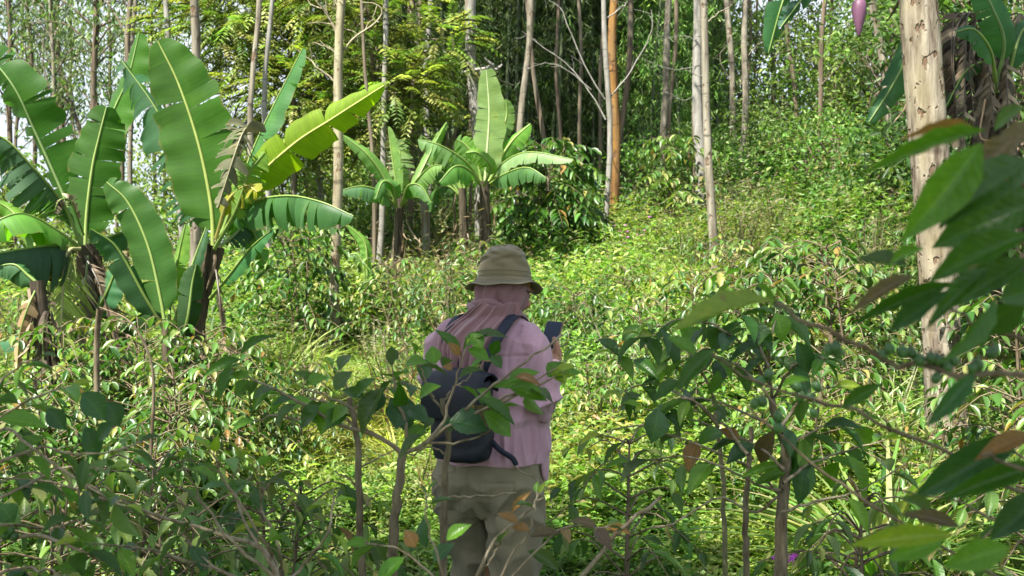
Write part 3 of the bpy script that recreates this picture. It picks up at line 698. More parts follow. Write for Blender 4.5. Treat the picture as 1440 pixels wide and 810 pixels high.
def feather_tree(label, base_px, Y, lobes, n, cols, Lf=.5, trunkd=.10, bark='bark_brown'):
    n = int(n*1.7)
    x = at(base_px,405,Y)[0]; zb = float(ground(x,Y))
    r = thing('feathery_tree', label, 'tree', (x,Y,zb))
    mt = MB(); mc = MB(); top = None
    cs = [at(a,b,Y+dy) for (a,b,dy,rr) in lobes]; zt = max(c[2] for c in cs)
    stem = smooth_path([(x,Y,zb-.1),(x+.1,Y,(zb+zt)/2),(x-.05,Y+.1,zt)],12); tube(mt, stem, np.linspace(trunkd*.6,.02,12), 7)
    for c,(a,b,dy,rr) in zip(cs,lobes):
        k = int(np.clip(np.searchsorted(stem[:,2], c[2]-.7),1,11)); tube(mt, smooth_path([stem[k],(stem[k]+c)/2+[0,0,.2],c],7), np.linspace(.03,.008,7),5)
        m = int(n*rr*rr); P = c+rdir(m)*rng.uniform(.15,1,(m,1))**.5*rr*np.array([1,.8,.75])
        d = nrm(P-c)+rng.normal(0,.45,(m,3))+np.array([0,-.2,.05])
        fronds(mc, P, d, Lf*rng.uniform(.65,1.2,m), 9, .30, cols)
    mt.build('trunk', M[bark], r); mc.build('crown', M['tree_leaf'], r)
FT = [(.14,.21,.035),(.19,.25,.045),(.24,.28,.06),(.09,.16,.03),(.28,.30,.10)]
feather_tree('feathery leaved tree filling the gap between the banana tips and the cream trunk', 405, 15.2, [(330,40,0,.75),(400,60,.3,.85),(430,130,-.2,.8),(370,130,.5,.85),(300,-20,.5,.8),(440,10,.2,.75),(410,200,.4,.7),(360,-20,0,.8),(270,40,1.0,.7)], 150, FT)
feather_tree('feathery leaved tree right of the cream trunk, sprays across the brown trunks', 520, 14.4, [(520,90,0,.65),(560,130,-.3,.6),(500,40,.2,.75),(615,55,0,.5),(545,180,.1,.5),(510,170,.4,.6),(600,100,.3,.45),(470,-20,0,.8),(475,160,.6,.7),(560,20,.5,.6)], 140, FT)
feather_tree('low feathery shrub below the thin pole trunk, at the bamboo foot', 630, 15.0, [(635,185,0,.32),(655,175,.2,.3)], 150, FT, .4, .03)

# bamboo
BL = [(.06,.12,.025),(.09,.16,.035),(.13,.19,.055),(.045,.09,.02)]
def bamboo(label, px, Y, h, nl, spreadx=1.6, low=2.0, nc=14, cols=BL, group=None):
    x = at(px,405,Y)[0]; zb = float(ground(x,Y))
    r = thing('bamboo_clump', label, 'bamboo', (x,Y,zb), 0, group)
    ms = MB(); ml = MB(); O=[]
    for k in range(nc):
        a = rng.uniform(0,2*PI); b = np.array([x+rng.normal(0,.4),Y+rng.normal(0,.3),zb-.1]); out = np.array([math.cos(a),math.sin(a)*.7-.15,0])*rng.uniform(.3,1.0)*spreadx
        hh = h*rng.uniform(.75,1.1)
        P = smooth_path([b, b+out*.15+[0,0,hh*.45], b+out*.5+[0,0,hh*.85], b+out*1.1+[0,0,hh], b+out*1.7+[0,0,hh*.9]],16)
        tube(ms, P, np.linspace(.045,.008,16), 6)
        m = nl//nc
        t = rng.uniform(.15,1,m)*15; i = np.minimum(t.astype(int),14); Q = P[i]+(P[np.minimum(i+1,15)]-P[i])*(t-i)[:,None]
        off = rdir(m,-.6,.3)*rng.uniform(.1,1.15,(m,1))*np.array([1,1,.6]); O.append(Q+off)
    O = np.concatenate(O); O = O[O[:,2]>zb+.4]
    m = len(O); per = 6                                      # a drooping fan of leaves at each twig end
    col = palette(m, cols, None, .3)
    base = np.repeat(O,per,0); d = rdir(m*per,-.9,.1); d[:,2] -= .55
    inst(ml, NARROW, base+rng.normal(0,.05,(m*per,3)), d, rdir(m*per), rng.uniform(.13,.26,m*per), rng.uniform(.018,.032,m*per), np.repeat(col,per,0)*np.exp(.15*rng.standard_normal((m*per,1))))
    ms.build('culms', M['culm'], r); ml.build('foliage', M['bamboo_leaf'], r)
BL_SHADE = [tuple(q*.62 for q in c) for c in BL]; BL_SUN = [tuple(q*1.9 for q in c) for c in BL]  # darker and brighter copies put the grove's shade and sun into leaf colour
BB = [(585,21.5,9,2600,'dark bamboo clump behind the bluish white trunk'),(645,20.5,10,2600,'dark bamboo clump behind the thin pole trunk'),(700,21,10.5,2800,'dark bamboo clump behind the upright banana leaf'),(760,20,10,2800,'dark bamboo clump behind the pale beige trunk'),(815,21,9.5,2800,'bamboo clump under the bare limbs of the forked tree'),(880,21.5,9.5,3200,'sunlit bamboo clump behind the orange trunk'),(925,20.5,8.5,3000,'bright drooping bamboo clump left of the pale twin striped trunk'),(975,23,8.5,2400,'bamboo clump behind the broad smooth grey trunk'),(540,23,9,2400,'bamboo clump in the dark gap left of the small banana'),(610,25,10.5,2200,'rear bamboo clump deep in the dark centre of the grove, left'),(730,25,11,2400,'rear bamboo clump deep in the dark centre of the grove, middle'),(840,25.5,10.5,2400,'rear bamboo clump deep in the grove behind the forked tree')]
for px,Y,h,nl,lb in BB: bamboo(lb, px, Y, h, int(nl*1.25), nc=8, cols=BL_SUN if 860<px<985 else BL_SHADE, group='bamboo clumps of the grove')

# small broadleaf trees on the right crest and behind
def bush_tree(label, px, Y, zc, rad, ncl, nl, L, W, cols, bark='bark_dark', group=None, name='thicket_tree', tpl=KITE, dr=.3):
    x = at(px,405,Y)[0]; zb = float(ground(x,Y))
    r = thing(name, label, 'tree', (x,Y,zb), 0, group)
    mt = MB(); mc = MB(); c0 = np.array([x,Y,zc])
    st = smooth_path([(x,Y,zb-.1),(x+rng.normal(0,.15),Y,(zb+zc)/2),(x,Y,zc+rad[2]*.5)],10); tube(mt, st, np.linspace(.07,.02,10), 6)
    cen = c0+rdir(ncl)*np.array(rad)*rng.uniform(.3,1,(ncl,1))**.6
    for c in cen:
        k = int(rng.integers(3,9)); tube(mt, smooth_path([st[k],(st[k]+c)/2+[0,0,.15],c],5), np.linspace(.022,.006,5), 4)
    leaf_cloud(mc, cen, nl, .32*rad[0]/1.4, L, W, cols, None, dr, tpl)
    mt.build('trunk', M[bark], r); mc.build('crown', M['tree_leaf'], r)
GT = [(.06,.12,.03),(.10,.17,.04),(.14,.21,.05),(.045,.09,.025)]; GT_SUN = [(.11,.18,.035),(.16,.23,.05),(.21,.26,.07),(.075,.13,.03)]  # second palette is a lighter copy, sunlight put into its colour
for px,Y,zc,rad,ncl,lb in [(1040,24,7.4,(1.3,1,.8),16,'light leaved tree above the bright sky gap'),(1110,21,6.2,(1.3,1,1.2),26,'leafy tree beside the thin dark leaning trunk, below the hanging banana leaf'),(1185,19,5.6,(1.2,1,1.3),30,'dark leafy tree left of the purple banana flower'),(1245,18,5.2,(1.1,.9,1.6),32,'dark leafy tree just left of the thick pitted trunk'),(1150,24,7.6,(1.5,1,1.0),24,'pale leafy tree high on the crest behind the dark trunk'),(1360,13,3.6,(1.3,.9,1.6),36,'shady tree filling the corner behind the dry banana leaves'),(1440,11,3.2,(1.3,.9,1.5),36,'shady tree at the right edge behind the banana plant'),(1345,13.5,5.3,(1.3,1,1.0),34,'tall shady tree closing the sky right of the thick pitted trunk'),(1435,12,5.0,(1.4,1,1.1),36,'tall shady tree at the top right corner above the banana plant'),(1290,16,5.9,(1.2,1,1.0),30,'tall shady tree rising just behind the thick pitted trunk'),(1215,21,7.9,(1.5,1,.8),30,'tall leafy tree above the crest, behind the purple banana flower'),(1010,26,6.2,(1.1,1,1.2),18,'fine leaved tree in the gap beside the broad smooth grey trunk'),(1085,26,5.9,(1.3,1,.6),14,'low sparse tree under the bright sky gap')]:
    bush_tree(lb, px, Y, zc, rad, ncl, 70 if px<1280 else 90, .14, .05, GT_SUN if px<1280 else GT)
for px,Y,zc,lb in [(255,24,4.0,'hazy round tree far down behind the broad upright banana leaf'),(215,32,2.2,'hazy round tree at the valley edge, left of the pale trunk pair'),(330,24,3.4,'round bushy tree low behind the main banana trunk'),(60,22,2.3,'bushy tree behind the left banana crown'),(130,28,1.9,'bushy tree low behind the second banana plant'),(440,20,3.4,'bushy tree in the gap left of the bamboo'),(15,18,2.6,'bushy tree at the left edge behind the drooping banana leaf'),(395,17,2.7,'bushy dark tree behind the grey trunk pair')]:
    bush_tree(lb, px, Y, zc, (1.7,1.2,1.2), 30, 90, .14, .06, GT_SUN)
GB = [(.085,.17,.032),(.125,.22,.045),(.18,.25,.07),(.055,.12,.025)]
for px,Y,hz,sc in [(500,16.0,.8,1),(600,17,1.0,1),(700,17.5,1.1,1.1),(760,17,.9,1),(830,17.5,.9,1.1),(900,17.8,1.0,1),(960,18.2,1.1,1),(1020,17.5,1.0,1),(1075,18.5,1.2,1.1),(1130,17,1.2,1.1),(1180,16,1.1,1.2),(1225,15,1.1,1.1),(1265,13.5,1.0,1.1),(1100,20.5,1.7,1.3),(1200,20,1.9,1.3),(1250,18.5,1.8,1.2),(455,15.5,1.0,1),(400,14.5,.8,1)]:
    x = at(px,405,Y)[0]; bush_tree('light green bush in the thicket where the weedy slope meets the trees', px, Y, float(ground(x,Y))+hz, (.95*sc,.7,.75*sc), 26, 110, .095, .038, GB, group='bushes at the foot of the trees', name='thicket_bush')
def far_woods():
    mb = MB(); n = 700
    Y = rng.uniform(30,110,n); px = rng.uniform(-200,1650,n); X = (px-720)/F*Y
    Z = ground(X,Y)+rng.uniform(.5,1,n)*np.where((px>480)&(px<1000)&(Y<60),7,np.where(px>=1000,1.7,2.6))*rng.uniform(.4,1,n)
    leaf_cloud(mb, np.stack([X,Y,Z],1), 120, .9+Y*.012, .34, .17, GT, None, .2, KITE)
    n = 330; Y = rng.uniform(28,40,n); px = rng.uniform(470,1000,n); X = (px-720)/F*Y     # dark backing leaves; the grove's deep shade is in their colour
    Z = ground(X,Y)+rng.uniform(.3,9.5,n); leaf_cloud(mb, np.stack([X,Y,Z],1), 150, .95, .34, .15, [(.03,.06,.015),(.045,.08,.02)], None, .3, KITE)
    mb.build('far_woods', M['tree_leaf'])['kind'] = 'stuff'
far_woods()
# ------------------------------------------------------------------ banana plants
def banana_leaf(root, pts, W, Y, face=(0,-1,.25), folds=(.25,.25), tear=.12, tvar=.12, gap=.12, sag=.1, col=(.075,.19,.03), mat='banana', pet=.16, name='leaf', n=44, lean=.3, rib=.014, ribcol=(.16,.24,.05), cvar=.06, prof=.5, m=5):
    ctl = np.array([at(p[0],p[1],Y+(p[2] if len(p)>2 else 0)) for p in pts])
    P = smooth_path(ctl, 60); U = np.linspace(0,1,60)
    T = nrm(np.gradient(P,axis=0)); f = nrm(np.array(face,float))
    Nn = nrm(f-(T@f)[:,None]*T+1e-4); S = np.cross(T,Nn)
    ev = lambda A,u: np.stack([np.interp(u,U,A[:,i]) for i in range(3)],-1)
    Wm = W/F*Y*.5
    mb = MB()
    col = np.array(col)
    for hi,s in enumerate((1,-1)):
        cuts=[0]; k=0
        while k < n:
            k += 1
            if k>=n or rng.random()<tear: cuts.append(min(k,n))
        for a,b in zip(cuts[:-1],cuts[1:]):
            torn = tvar*rng.standard_normal(); ang0 = folds[hi]+torn
            uu = np.linspace(a/n,b/n,b-a+1); uc = (a+b)/2/n
            lean_k = lean*rng.uniform(.7,1.3); wk = rng.uniform(.88,1.0) if tear>.05 else 1.0
            wav = rng.uniform(0,6)
            V=[];UV=[]
            for j in range(m+1):
                q = j/m
                ub = uc+(uu-uc)*(1-gap*q*q) if (b-a)<n else uu
                u = pet+(1-pet)*ub
                w = Wm*np.sin(PI*np.clip(.02+.96*uu,0,1)**.72)**prof*wk*(1+.04*np.sin(uu*47+wav))
                ang = ang0*(.55+.6*q)
                p = ev(P,np.clip(u,0,1)); t = ev(T,u); nn = ev(Nn,u); sd = ev(S,u)
                V.append(p+sd*(s*np.cos(ang)*w*q)[:,None]-nn*(np.sin(ang)*w*q)[:,None]+t*(lean_k*w*q)[:,None]*.6+np.array([0,0,-1])*(sag*w*q*q)[:,None]
                         +nn*(.035*w*q*np.sin(uu*38+wav+s))[:,None])
                UV.append(np.stack([np.full_like(uu,.5+s*q*.5),uu],-1))
            V=np.stack(V,1); UV=np.stack(UV,1); r=b-a+1
            i = np.arange(r-1)[:,None]*(m+1)+np.arange(m)[None,:]
            mb.add(V, np.stack([i,i+1,i+m+2,i+m+1],-1).reshape(-1,4), c=col*math.exp(cvar*rng.standard_normal()), uv=UV)
    tube(mb, P+Nn*.002, (rib*(.45 if mat=='dead' else .9)*(1-.82*U)+.0015)*min(Y/7,1.4), 6, c=ribcol, mat=1)
    return mb.build(name, [M[mat],M['rib']], root)

def pseudostem(root, pts, Y, w0, w1, name='pseudostem', mat='pseudo', flaps=16, cols=((.20,.15,.10),(.11,.08,.055),(.28,.24,.17))):
    P = smooth_path([at(p[0],p[1],Y) for p in pts],22); mb = MB()
    R = np.linspace(w0,w1,22)/F*Y*.5
    tube(mb, P, R, 14, jitter=.05)
    mb.build(name, M[mat], root)
    if flaps:                                               # dry leaf sheaths peeling off the stem
        for k in range(flaps):
            mf = MB()
            i = int(rng.integers(4,21)); a = rng.uniform(0,2*PI); h = np.array([math.cos(a),math.sin(a),0]); s = np.array([-h[1],h[0],0])
            L = rng.uniform(.14,.42); w = rng.uniform(.012,.04)*min(1,w0/F*Y*4); p = P[i]+h*R[i]*.95
            t = np.linspace(0,1,8); out = h[None]*((.02+.10*t*t*rng.uniform(.2,1.6))*Y/7)[:,None]
            c = p+out+np.array([0,0,-1])*(L*t)[:,None]+s*(np.sin(t*3+k)*.03)[:,None]
            tw = a+t*rng.normal(0,.8); sv = np.stack([-np.sin(tw),np.cos(tw),0*t],1)
            ww = (w*np.sin(PI*(.25+.7*t))**.8)[:,None]
            V = np.stack([c-sv*ww, c+h*.012*np.sin(t*9)[:,None], c+sv*ww],1)
            ii = np.arange(7)[:,None]*3+np.arange(2)[None,:]
            mf.add(V, np.stack([ii,ii+1,ii+4,ii+3],-1).reshape(-1,4), c=np.array(cols[int(rng.integers(0,3))])*rng.uniform(.6,1.3), uv=np.stack([np.stack([0*t+.2,t],-1),np.stack([0*t+.5,t],-1),np.stack([0*t+.8,t],-1)],1))
            mf.build('dry_sheath', M['dead'], root)
    return P

G1=(.027,.092,.005); G2=(.032,.102,.005); G3=(.016,.056,.010); G4=(.155,.245,.010); G5=(.028,.095,.03); DRY=(.26,.21,.13); DK=(.10,.075,.05)
def root_at(name,label,cat,px,Y,group=None):
    x = at(px,405,Y)[0]; return thing(name,label,cat,(x,Y,float(ground(x,Y))),0,group)

# main plant
Y=7.0; r = root_at('banana_plant','large banana plant with one broad upright leaf and a dark ragged trunk','banana plant',262,Y)
pseudostem(r, [(252,650),(258,540),(272,440),(300,345)], Y, 42, 32, flaps=34)
B=(300,350)
banana_leaf(r, [B,(297,290),(280,205),(252,120),(222,58)], 116, Y, (-.15,-1,.2), (.10,.22), .085, .08, .07, .03, G2, pet=.12, rib=.017, ribcol=(.24,.30,.07), prof=.42)
banana_leaf(r, [(296,345,.2),(270,290,.25),(228,170,.3),(172,86,.35)], 100, Y, (.3,-.8,.6), (.75,.95), .55, .22, .5, .25, (.045,.13,.055), pet=.25, rib=.012)
banana_leaf(r, [(306,345),(330,280),(365,190),(426,68)], 62, Y, (-.75,-.5,.35), (.55,.9), .05, .05, .1, 0, (.06,.17,.05), pet=.30)
banana_leaf(r, [(308,340),(345,268),(410,205,-.2),(470,165,-.35),(540,120,-.5)], 64, Y, (.05,-.75,-.35), (.35,.75), .12, .16, .18, .12, G4, pet=.18, ribcol=(.4,.45,.12))
banana_leaf(r, [(308,335),(345,290,-.2),(400,276,-.4),(450,284,-.6),(497,304,-.7)], 74, Y, (0,-.45,1), (.9,1.0), .4, .14, .3, .3, (.045,.125,.035), pet=.14)
banana_leaf(r, [(303,340,-.1),(325,270,-.15),(342,200,-.2),(346,180,-.3),(334,205,-.42),(306,292,-.5)], 62, Y, (.4,-1,0), (.8,1.0), .6, .45, .5, .3, (.125,.13,.075), mat='dead', pet=.45, name='dead_leaf', ribcol=(.25,.22,.12))
banana_leaf(r, [(304,335,-.1),(320,285,-.2),(345,262,-.3),(362,270,-.4)], 46, Y, (.1,-1,.4), (.5,.5), .2, .2, .2, .2, (.26,.26,.025), pet=.2, ribcol=(.4,.35,.1))
banana_leaf(r, [(296,420,-.1),(325,385,-.2),(352,350,-.3),(384,322,-.4)], 32, Y, (-.3,-.7,.6), (.5,.7), .06, .1, .1, .1, (.05,.16,.055), pet=.22)
banana_leaf(r, [(300,340,.1),(318,300,.2),(352,320,.4),(372,372,.5)], 60, Y, (.4,-1,.1), (.5,.6), .15, .2, .2, .1, (.06,.17,.03), pet=.2)
banana_leaf(r, [(302,350,-.1),(330,300,-.25),(350,245,-.3),(372,215,-.3)], 52, Y, (.1,-1,.3), (.4,.6), .3, .3, .3, .1, (.12,.22,.03), pet=.3)
banana_leaf(r, [(304,350,.1),(330,330,.3),(358,298,.5),(392,290,.6)], 50, Y, (0,-.8,.6), (.7,.7), .3, .2, .3, .2, G3, pet=.2)
banana_leaf(r, [(304,380,-.2),(309,420,-.3),(312,452,-.3),(316,486,-.3)], 12, Y, (0,-1,0), (.8,.8), .5, .3, .4, .1, DK, mat='dead', pet=.3, name='dead_leaf', ribcol=(.07,.05,.03), rib=.014)
banana_leaf(r, [(316,470,-.3),(322,480,-.32),(334,492,-.3),(338,510,-.3)], 42, Y, (.2,-1,.2), (.4,.6), .5, .5, .3, .1, (.40,.31,.21), mat='dead', pet=.05, name='dead_leaf')
# suckers in front, right of the second plant
Y=6.7; r = root_at('banana_plant','young banana sucker with a tilted broad leaf between the two large banana plants','banana plant',236,Y)
pseudostem(r, [(246,640),(238,540),(234,460)], Y, 20, 14, flaps=4)
banana_leaf(r, [(234,470),(226,420),(208,345),(180,285),(150,256)], 70, Y, (-.1,-1,.25), (.12,.25), .06, .06, .06, .02, (.04,.118,.018), pet=.17, ribcol=(.2,.28,.07))
banana_leaf(r, [(236,470,.1),(205,420,.0),(165,350,-.1),(128,322,-.2)], 52, Y, (.5,-.7,.3), (.9,.5), .1, .12, .1, .1, G5, pet=.2)
banana_leaf(r, [(238,470,.2),(240,420,.3),(250,365,.3),(261,315,.3)], 34, Y, (-.3,-1,.2), (.3,.5), .05, .06, .1, .0, (.14,.27,.05), pet=.28)
banana_leaf(r, [(240,475,.1),(255,420,.1),(275,360,.15),(290,320,.2)], 30, Y, (-.8,-.6,.2), (.8,.9), .06, .06, .1, .0, G5, pet=.2)
banana_leaf(r, [(238,480,.1),(215,440,.2),(185,450,.3),(160,480,.3)], 44, Y, (0,-1,.6), (.6,.6), .1, .12, .1, .2, G3, pet=.2)
banana_leaf(r, [(244,500,0),(262,455,-.1),(270,400,-.1),(276,372,-.1)], 40, Y, (.5,-1,.2), (.4,.6), .06, .06, .1, .0, G3, pet=.2)
# second plant
Y=7.2; r = root_at('banana_plant','banana plant left of the young sucker, dry leaves hanging below its upright curled leaf','banana plant',150,Y)
pseudostem(r, [(188,660),(165,540),(140,440),(122,345)], Y, 40, 26, flaps=48)
B=(120,350)
banana_leaf(r, [B,(122,300),(130,235),(140,190),(150,150)], 86,  Y, (.12,-1,.15), (.22,.3), .12, .13, .08, .04, G1, pet=.10, ribcol=(.25,.33,.09), prof=.4)
banana_leaf(r, [(118,345,.3),(130,270,.4),(155,170,.5),(180,110,.5),(196,46,.5)], 74, Y, (-.35,-1,.1), (.2,.4), .04, .08, .06, .02, (.04,.12,.010), pet=.36, ribcol=(.2,.3,.08))
banana_leaf(r, [(116,345,.1),(92,280,.1),(52,190,.0),(18,120,-.1),(-40,50,-.1)], 104, Y, (-.35,-1,.35), (.25,.75), .30, .14, .25, .1, (.033,.105,.012), pet=.12, ribcol=(.2,.3,.1))
banana_leaf(r, [(114,345,-.2),(90,290,-.3),(50,240,-.5),(5,195,-.6),(-50,180,-.7)], 86, Y, (-.1,-.6,1), (1.15,1.25), .6, .2, .35, .3, (.04,.10,.045), pet=.12)
banana_leaf(r, [(112,348,-.2),(80,325,-.4),(45,305,-.6),(15,303,-.8),(-40,330,-.9)], 78, Y, (-.1,-.5,1), (.7,.8), .08, .1, .1, .2, (.09,.22,.03), pet=.1)
banana_leaf(r, [(110,352,-.2),(78,345,-.5),(35,350,-.7),(-20,360,-.8)], 92, Y, (0,-.5,1), (1.1,1.2), .1, .1, .1, .3, (.03,.08,.05), pet=.1)
banana_leaf(r, [(124,348,.2),(150,290,.3),(165,262,.3),(186,268,.3)], 44, Y, (0,-1,.4), (.5,.6), .1, .1, .1, .1, (.10,.22,.03), pet=.2)
banana_leaf(r, [(126,350,.2),(165,330,.2),(205,320,.1),(232,360,.0)], 50, Y, (.1,-.7,.8), (.7,.8), .1, .1, .1, .2, G5, pet=.2)
banana_leaf(r, [(112,350,-.3),(98,352,-.42),(90,372,-.45),(88,420,-.45),(86,482,-.45)], 92, Y, (.1,-1,0), (.55,.55), .75, .2, .55, .35, (.20,.25,.08), mat='banana', pet=.14, name='dead_leaf', lean=1.1, ribcol=(.35,.33,.16), cvar=.3)
banana_leaf(r, [(108,355,-.3),(75,350,-.4),(60,385,-.4),(58,440,-.4),(62,520,-.4)], 58, Y, (.2,-1,0), (1.1,1.1), .6, .4, .4, .2, DK, mat='dead', pet=.2, name='dead_leaf', lean=1.0, ribcol=(.06,.05,.03), cvar=.4)
banana_leaf(r, [(120,360,-.2),(140,400,-.3),(158,460,-.3),(176,540,-.3)], 52, Y, (-.2,-1,0), (.9,1.1), .6, .4, .45, .2, (.17,.13,.09), mat='dead', pet=.1, name='dead_leaf', lean=1.0, ribcol=(.06,.05,.03), cvar=.5)
banana_leaf(r, [(124,360,-.1),(118,420,-.25),(112,490,-.25),(108,560,-.25)], 44, Y, (.2,-1,0), (.9,1.0), .6, .4, .45, .2, (.22,.19,.15), mat='dead', pet=.1, name='dead_leaf', lean=1.0, cvar=.5)
banana_leaf(r, [(118,330,-.1),(100,285,-.3),(84,282,-.4),(76,300,-.4)], 26, Y, (0,-1,.3), (.9,.9), .5, .5, .4, .2, (.15,.12,.085), mat='dead', pet=.15, name='dead_leaf', cvar=.4)
banana_leaf(r, [(130,450,-.2),(146,420,-.3),(158,392,-.3),(168,364,-.3)], 44, Y, (-.2,-1,.3), (.25,.3), .03, .05, .05, 0, (.055,.17,.07), pet=.1)
# third, at the far left
Y=6.4; r = root_at('banana_plant','banana stem hung with brown dry leaves at the far left','banana plant',66,Y)
pseudostem(r, [(72,680),(66,560),(60,470),(52,395)], Y, 26, 20, flaps=30, cols=((.10,.08,.06),(.07,.05,.04),(.2,.16,.11)))
banana_leaf(r, [(54,400),(40,430,-.1),(28,470,-.1),(24,520,-.1)], 36, Y, (.3,-1,.1), (.7,.9), .4, .3, .3, .2, (.33,.22,.12), mat='dead', pet=.1, name='dead_leaf', cvar=.5)
banana_leaf(r, [(54,400),(40,388),(18,372),(-20,380)], 44, Y, (0,-.7,.8), (.6,.7), .08, .1, .1, .2, (.05,.14,.05), pet=.15)
banana_leaf(r, [(58,480,.1),(40,470),(10,476),(-40,500)], 40, Y, (0,-.5,1), (.5,.7), .05, .1, .1, .2, (.05,.16,.08), pet=.1)
banana_leaf(r, [(54,405,.2),(48,340,.3),(20,300,.4),(-10,280,.4)], 40, Y, (.2,-1,.4), (.5,.7), .1, .1, .1, .2, (.13,.26,.04), pet=.15)
banana_leaf(r, [(54,400,.1),(64,430,.0),(60,480,-.05),(66,560,-.05)], 34, Y, (.2,-1,.0), (.9,.9), .5, .4, .3, .2, DK, mat='dead', pet=.1, name='dead_leaf', cvar=.5)
# centre pair
Y=13.0; r = root_at('banana_plant','centre banana plant with a tall pale upright leaf before the bamboo','banana plant',680,Y)
pseudostem(r, [(684,430),(682,330),(682,255)], Y, 20, 13, flaps=10)
PL=(.11,.20,.05)
banana_leaf(r, [(682,262),(684,225),(688,160),(684,98)], 50, Y, (-.3,-1,.25), (.12,.2), .06, .06, .06, 0, (.15,.24,.07), pet=.06, ribcol=(.35,.42,.2), prof=.36)
banana_leaf(r, [(684,258,.2),(700,200,.3),(712,165,.4),(712,140,.4)], 30, Y, (.1,-1,.4), (.2,.3), .1, .1, .1, 0, PL, pet=.2)
banana_leaf(r, [(686,258),(702,225),(722,196),(746,174)], 38, Y, (.2,-.7,.55), (.35,.5), .08, .12, .1, .1, (.12,.27,.04), pet=.12, ribcol=(.3,.4,.1))
banana_leaf(r, [(678,260),(670,225),(655,204),(642,196)], 46, Y, (-.1,-1,.5), (.3,.5), .2, .2, .15, .1, (.09,.2,.03), pet=.12)
banana_leaf(r, [(688,256),(710,228,-.2),(745,214,-.5),(806,224,-.8)], 36, Y, (-.1,-.65,1), (.5,.7), .12, .12, .1, .2, (.19,.29,.13), pet=.14)
banana_leaf(r, [(688,260),(712,244,-.3),(742,236,-.6),(768,250,-.8)], 38, Y, (0,-.6,1), (.9,.9), .3, .1, .25, .3, (.07,.16,.05), pet=.1)
banana_leaf(r, [(676,258),(655,228,-.2),(620,205,-.4),(588,196,-.4)], 42, Y, (0,-.7,1), (.8,.9), .5, .15, .35, .3, (.13,.24,.08), pet=.12)
banana_leaf(r, [(676,262),(660,240,-.3),(640,234,-.5),(618,256,-.6)], 44, Y, (-.2,-.8,.7), (.7,.8), .12, .12, .1, .2, (.075,.19,.03), pet=.12)
banana_leaf(r, [(680,262,-.1),(690,235,-.3),(672,215,-.4),(655,215,-.4)], 30, Y, (.2,-1,.3), (.4,.5), .1, .1, .1, .2, (.12,.24,.04), pet=.2)
Y=13.4; r = root_at('banana_plant','smaller banana plant with spread narrow leaves left of the centre one','banana plant',562,Y)
pseudostem(r, [(560,430),(560,340),(562,275)], Y, 14, 10, flaps=6)
banana_leaf(r, [(560,285),(556,250),(550,210),(546,178)], 26, Y, (-.8,-.6,.3), (.5,.9), .05, .08, .1, 0, (.15,.27,.07), pet=.1)
banana_leaf(r, [(560,285,.1),(562,245,.2),(562,215,.3),(554,195,.3)], 44, Y, (.1,-1,.3), (.4,.5), .6, .25, .4, .1, (.18,.28,.10), pet=.1)
banana_leaf(r, [(558,288),(540,250,-.1),(515,216,-.2),(482,190,-.2)], 28, Y, (-.2,-.8,.6), (.4,.6), .06, .08, .1, .1, (.12,.24,.06), pet=.1)
banana_leaf(r, [(556,290),(535,270,-.3),(508,262,-.5),(478,268,-.6)], 34, Y, (0,-.6,1), (.8,.9), .35, .1, .2, .3, (.09,.19,.09), pet=.1)
banana_leaf(r, [(566,288),(590,245,.1),(610,205,.2),(628,172,.2)], 22, Y, (.2,-.8,.5), (.5,.6), .1, .1, .1, .1, (.15,.27,.06), pet=.12)
banana_leaf(r, [(566,288),(585,255,-.2),(605,235,-.3),(622,232,-.4)], 36, Y, (0,-.8,.8), (.6,.7), .35, .2, .25, .2, (.16,.27,.08), pet=.12)
banana_leaf(r, [(564,290,-.1),(574,262,-.3),(592,262,-.4),(606,285,-.5)], 34, Y, (.1,-.9,.6), (.6,.7), .1, .1, .1, .2, (.06,.15,.03), pet=.12)
banana_leaf(r, [(558,292,-.1),(552,262,-.3),(538,256,-.4),(528,280,-.5)], 34, Y, (-.1,-.9,.6), (.6,.7), .1, .1, .1, .2, (.07,.17,.04), pet=.12)
Y=13.8; r = root_at('banana_plant','banana plant with torn leaves squeezed between the small one and the centre one','banana plant',652,Y)
pseudostem(r, [(652,430),(652,340),(650,265)], Y, 15, 11, flaps=6)
for pts,w,fc,c in [([(650,275),(635,235),(612,205),(592,190)],34,(0,-.8,.8),(.12,.23,.06)),([(648,275),(625,245),(606,238),(596,262)],34,(0,-.9,.6),(.06,.15,.03)),([(652,275),(640,240),(630,222),(610,218)],34,(0,-1,.5),(.10,.2,.04)),([(650,278),(630,262),(612,270),(606,298)],30,(0,-.9,.6),(.05,.13,.03)),([(652,275),(656,240),(664,215),(676,205)],24,(0,-1,.5),(.12,.24,.05))]:
    banana_leaf(r, pts, w, Y, fc, (.6,.7), .35, .2, .3, .2, c, pet=.1)
Y=11.5; r = root_at('banana_plant','low young banana shoot poking from the weeds right of the cream trunk','banana plant',510,Y)
banana_leaf(r, [(516,420),(516,370),(512,340),(488,316)], 20, Y, (.4,-1,.4), (.3,.5), .06, .1, .1, .1, (.12,.26,.04), pet=.2)
banana_leaf(r, [(514,420),(512,378),(502,358),(486,360)], 20, Y, (0,-.8,.8), (.3,.5), .06, .1, .1, .1, (.14,.25,.07), pet=.3)
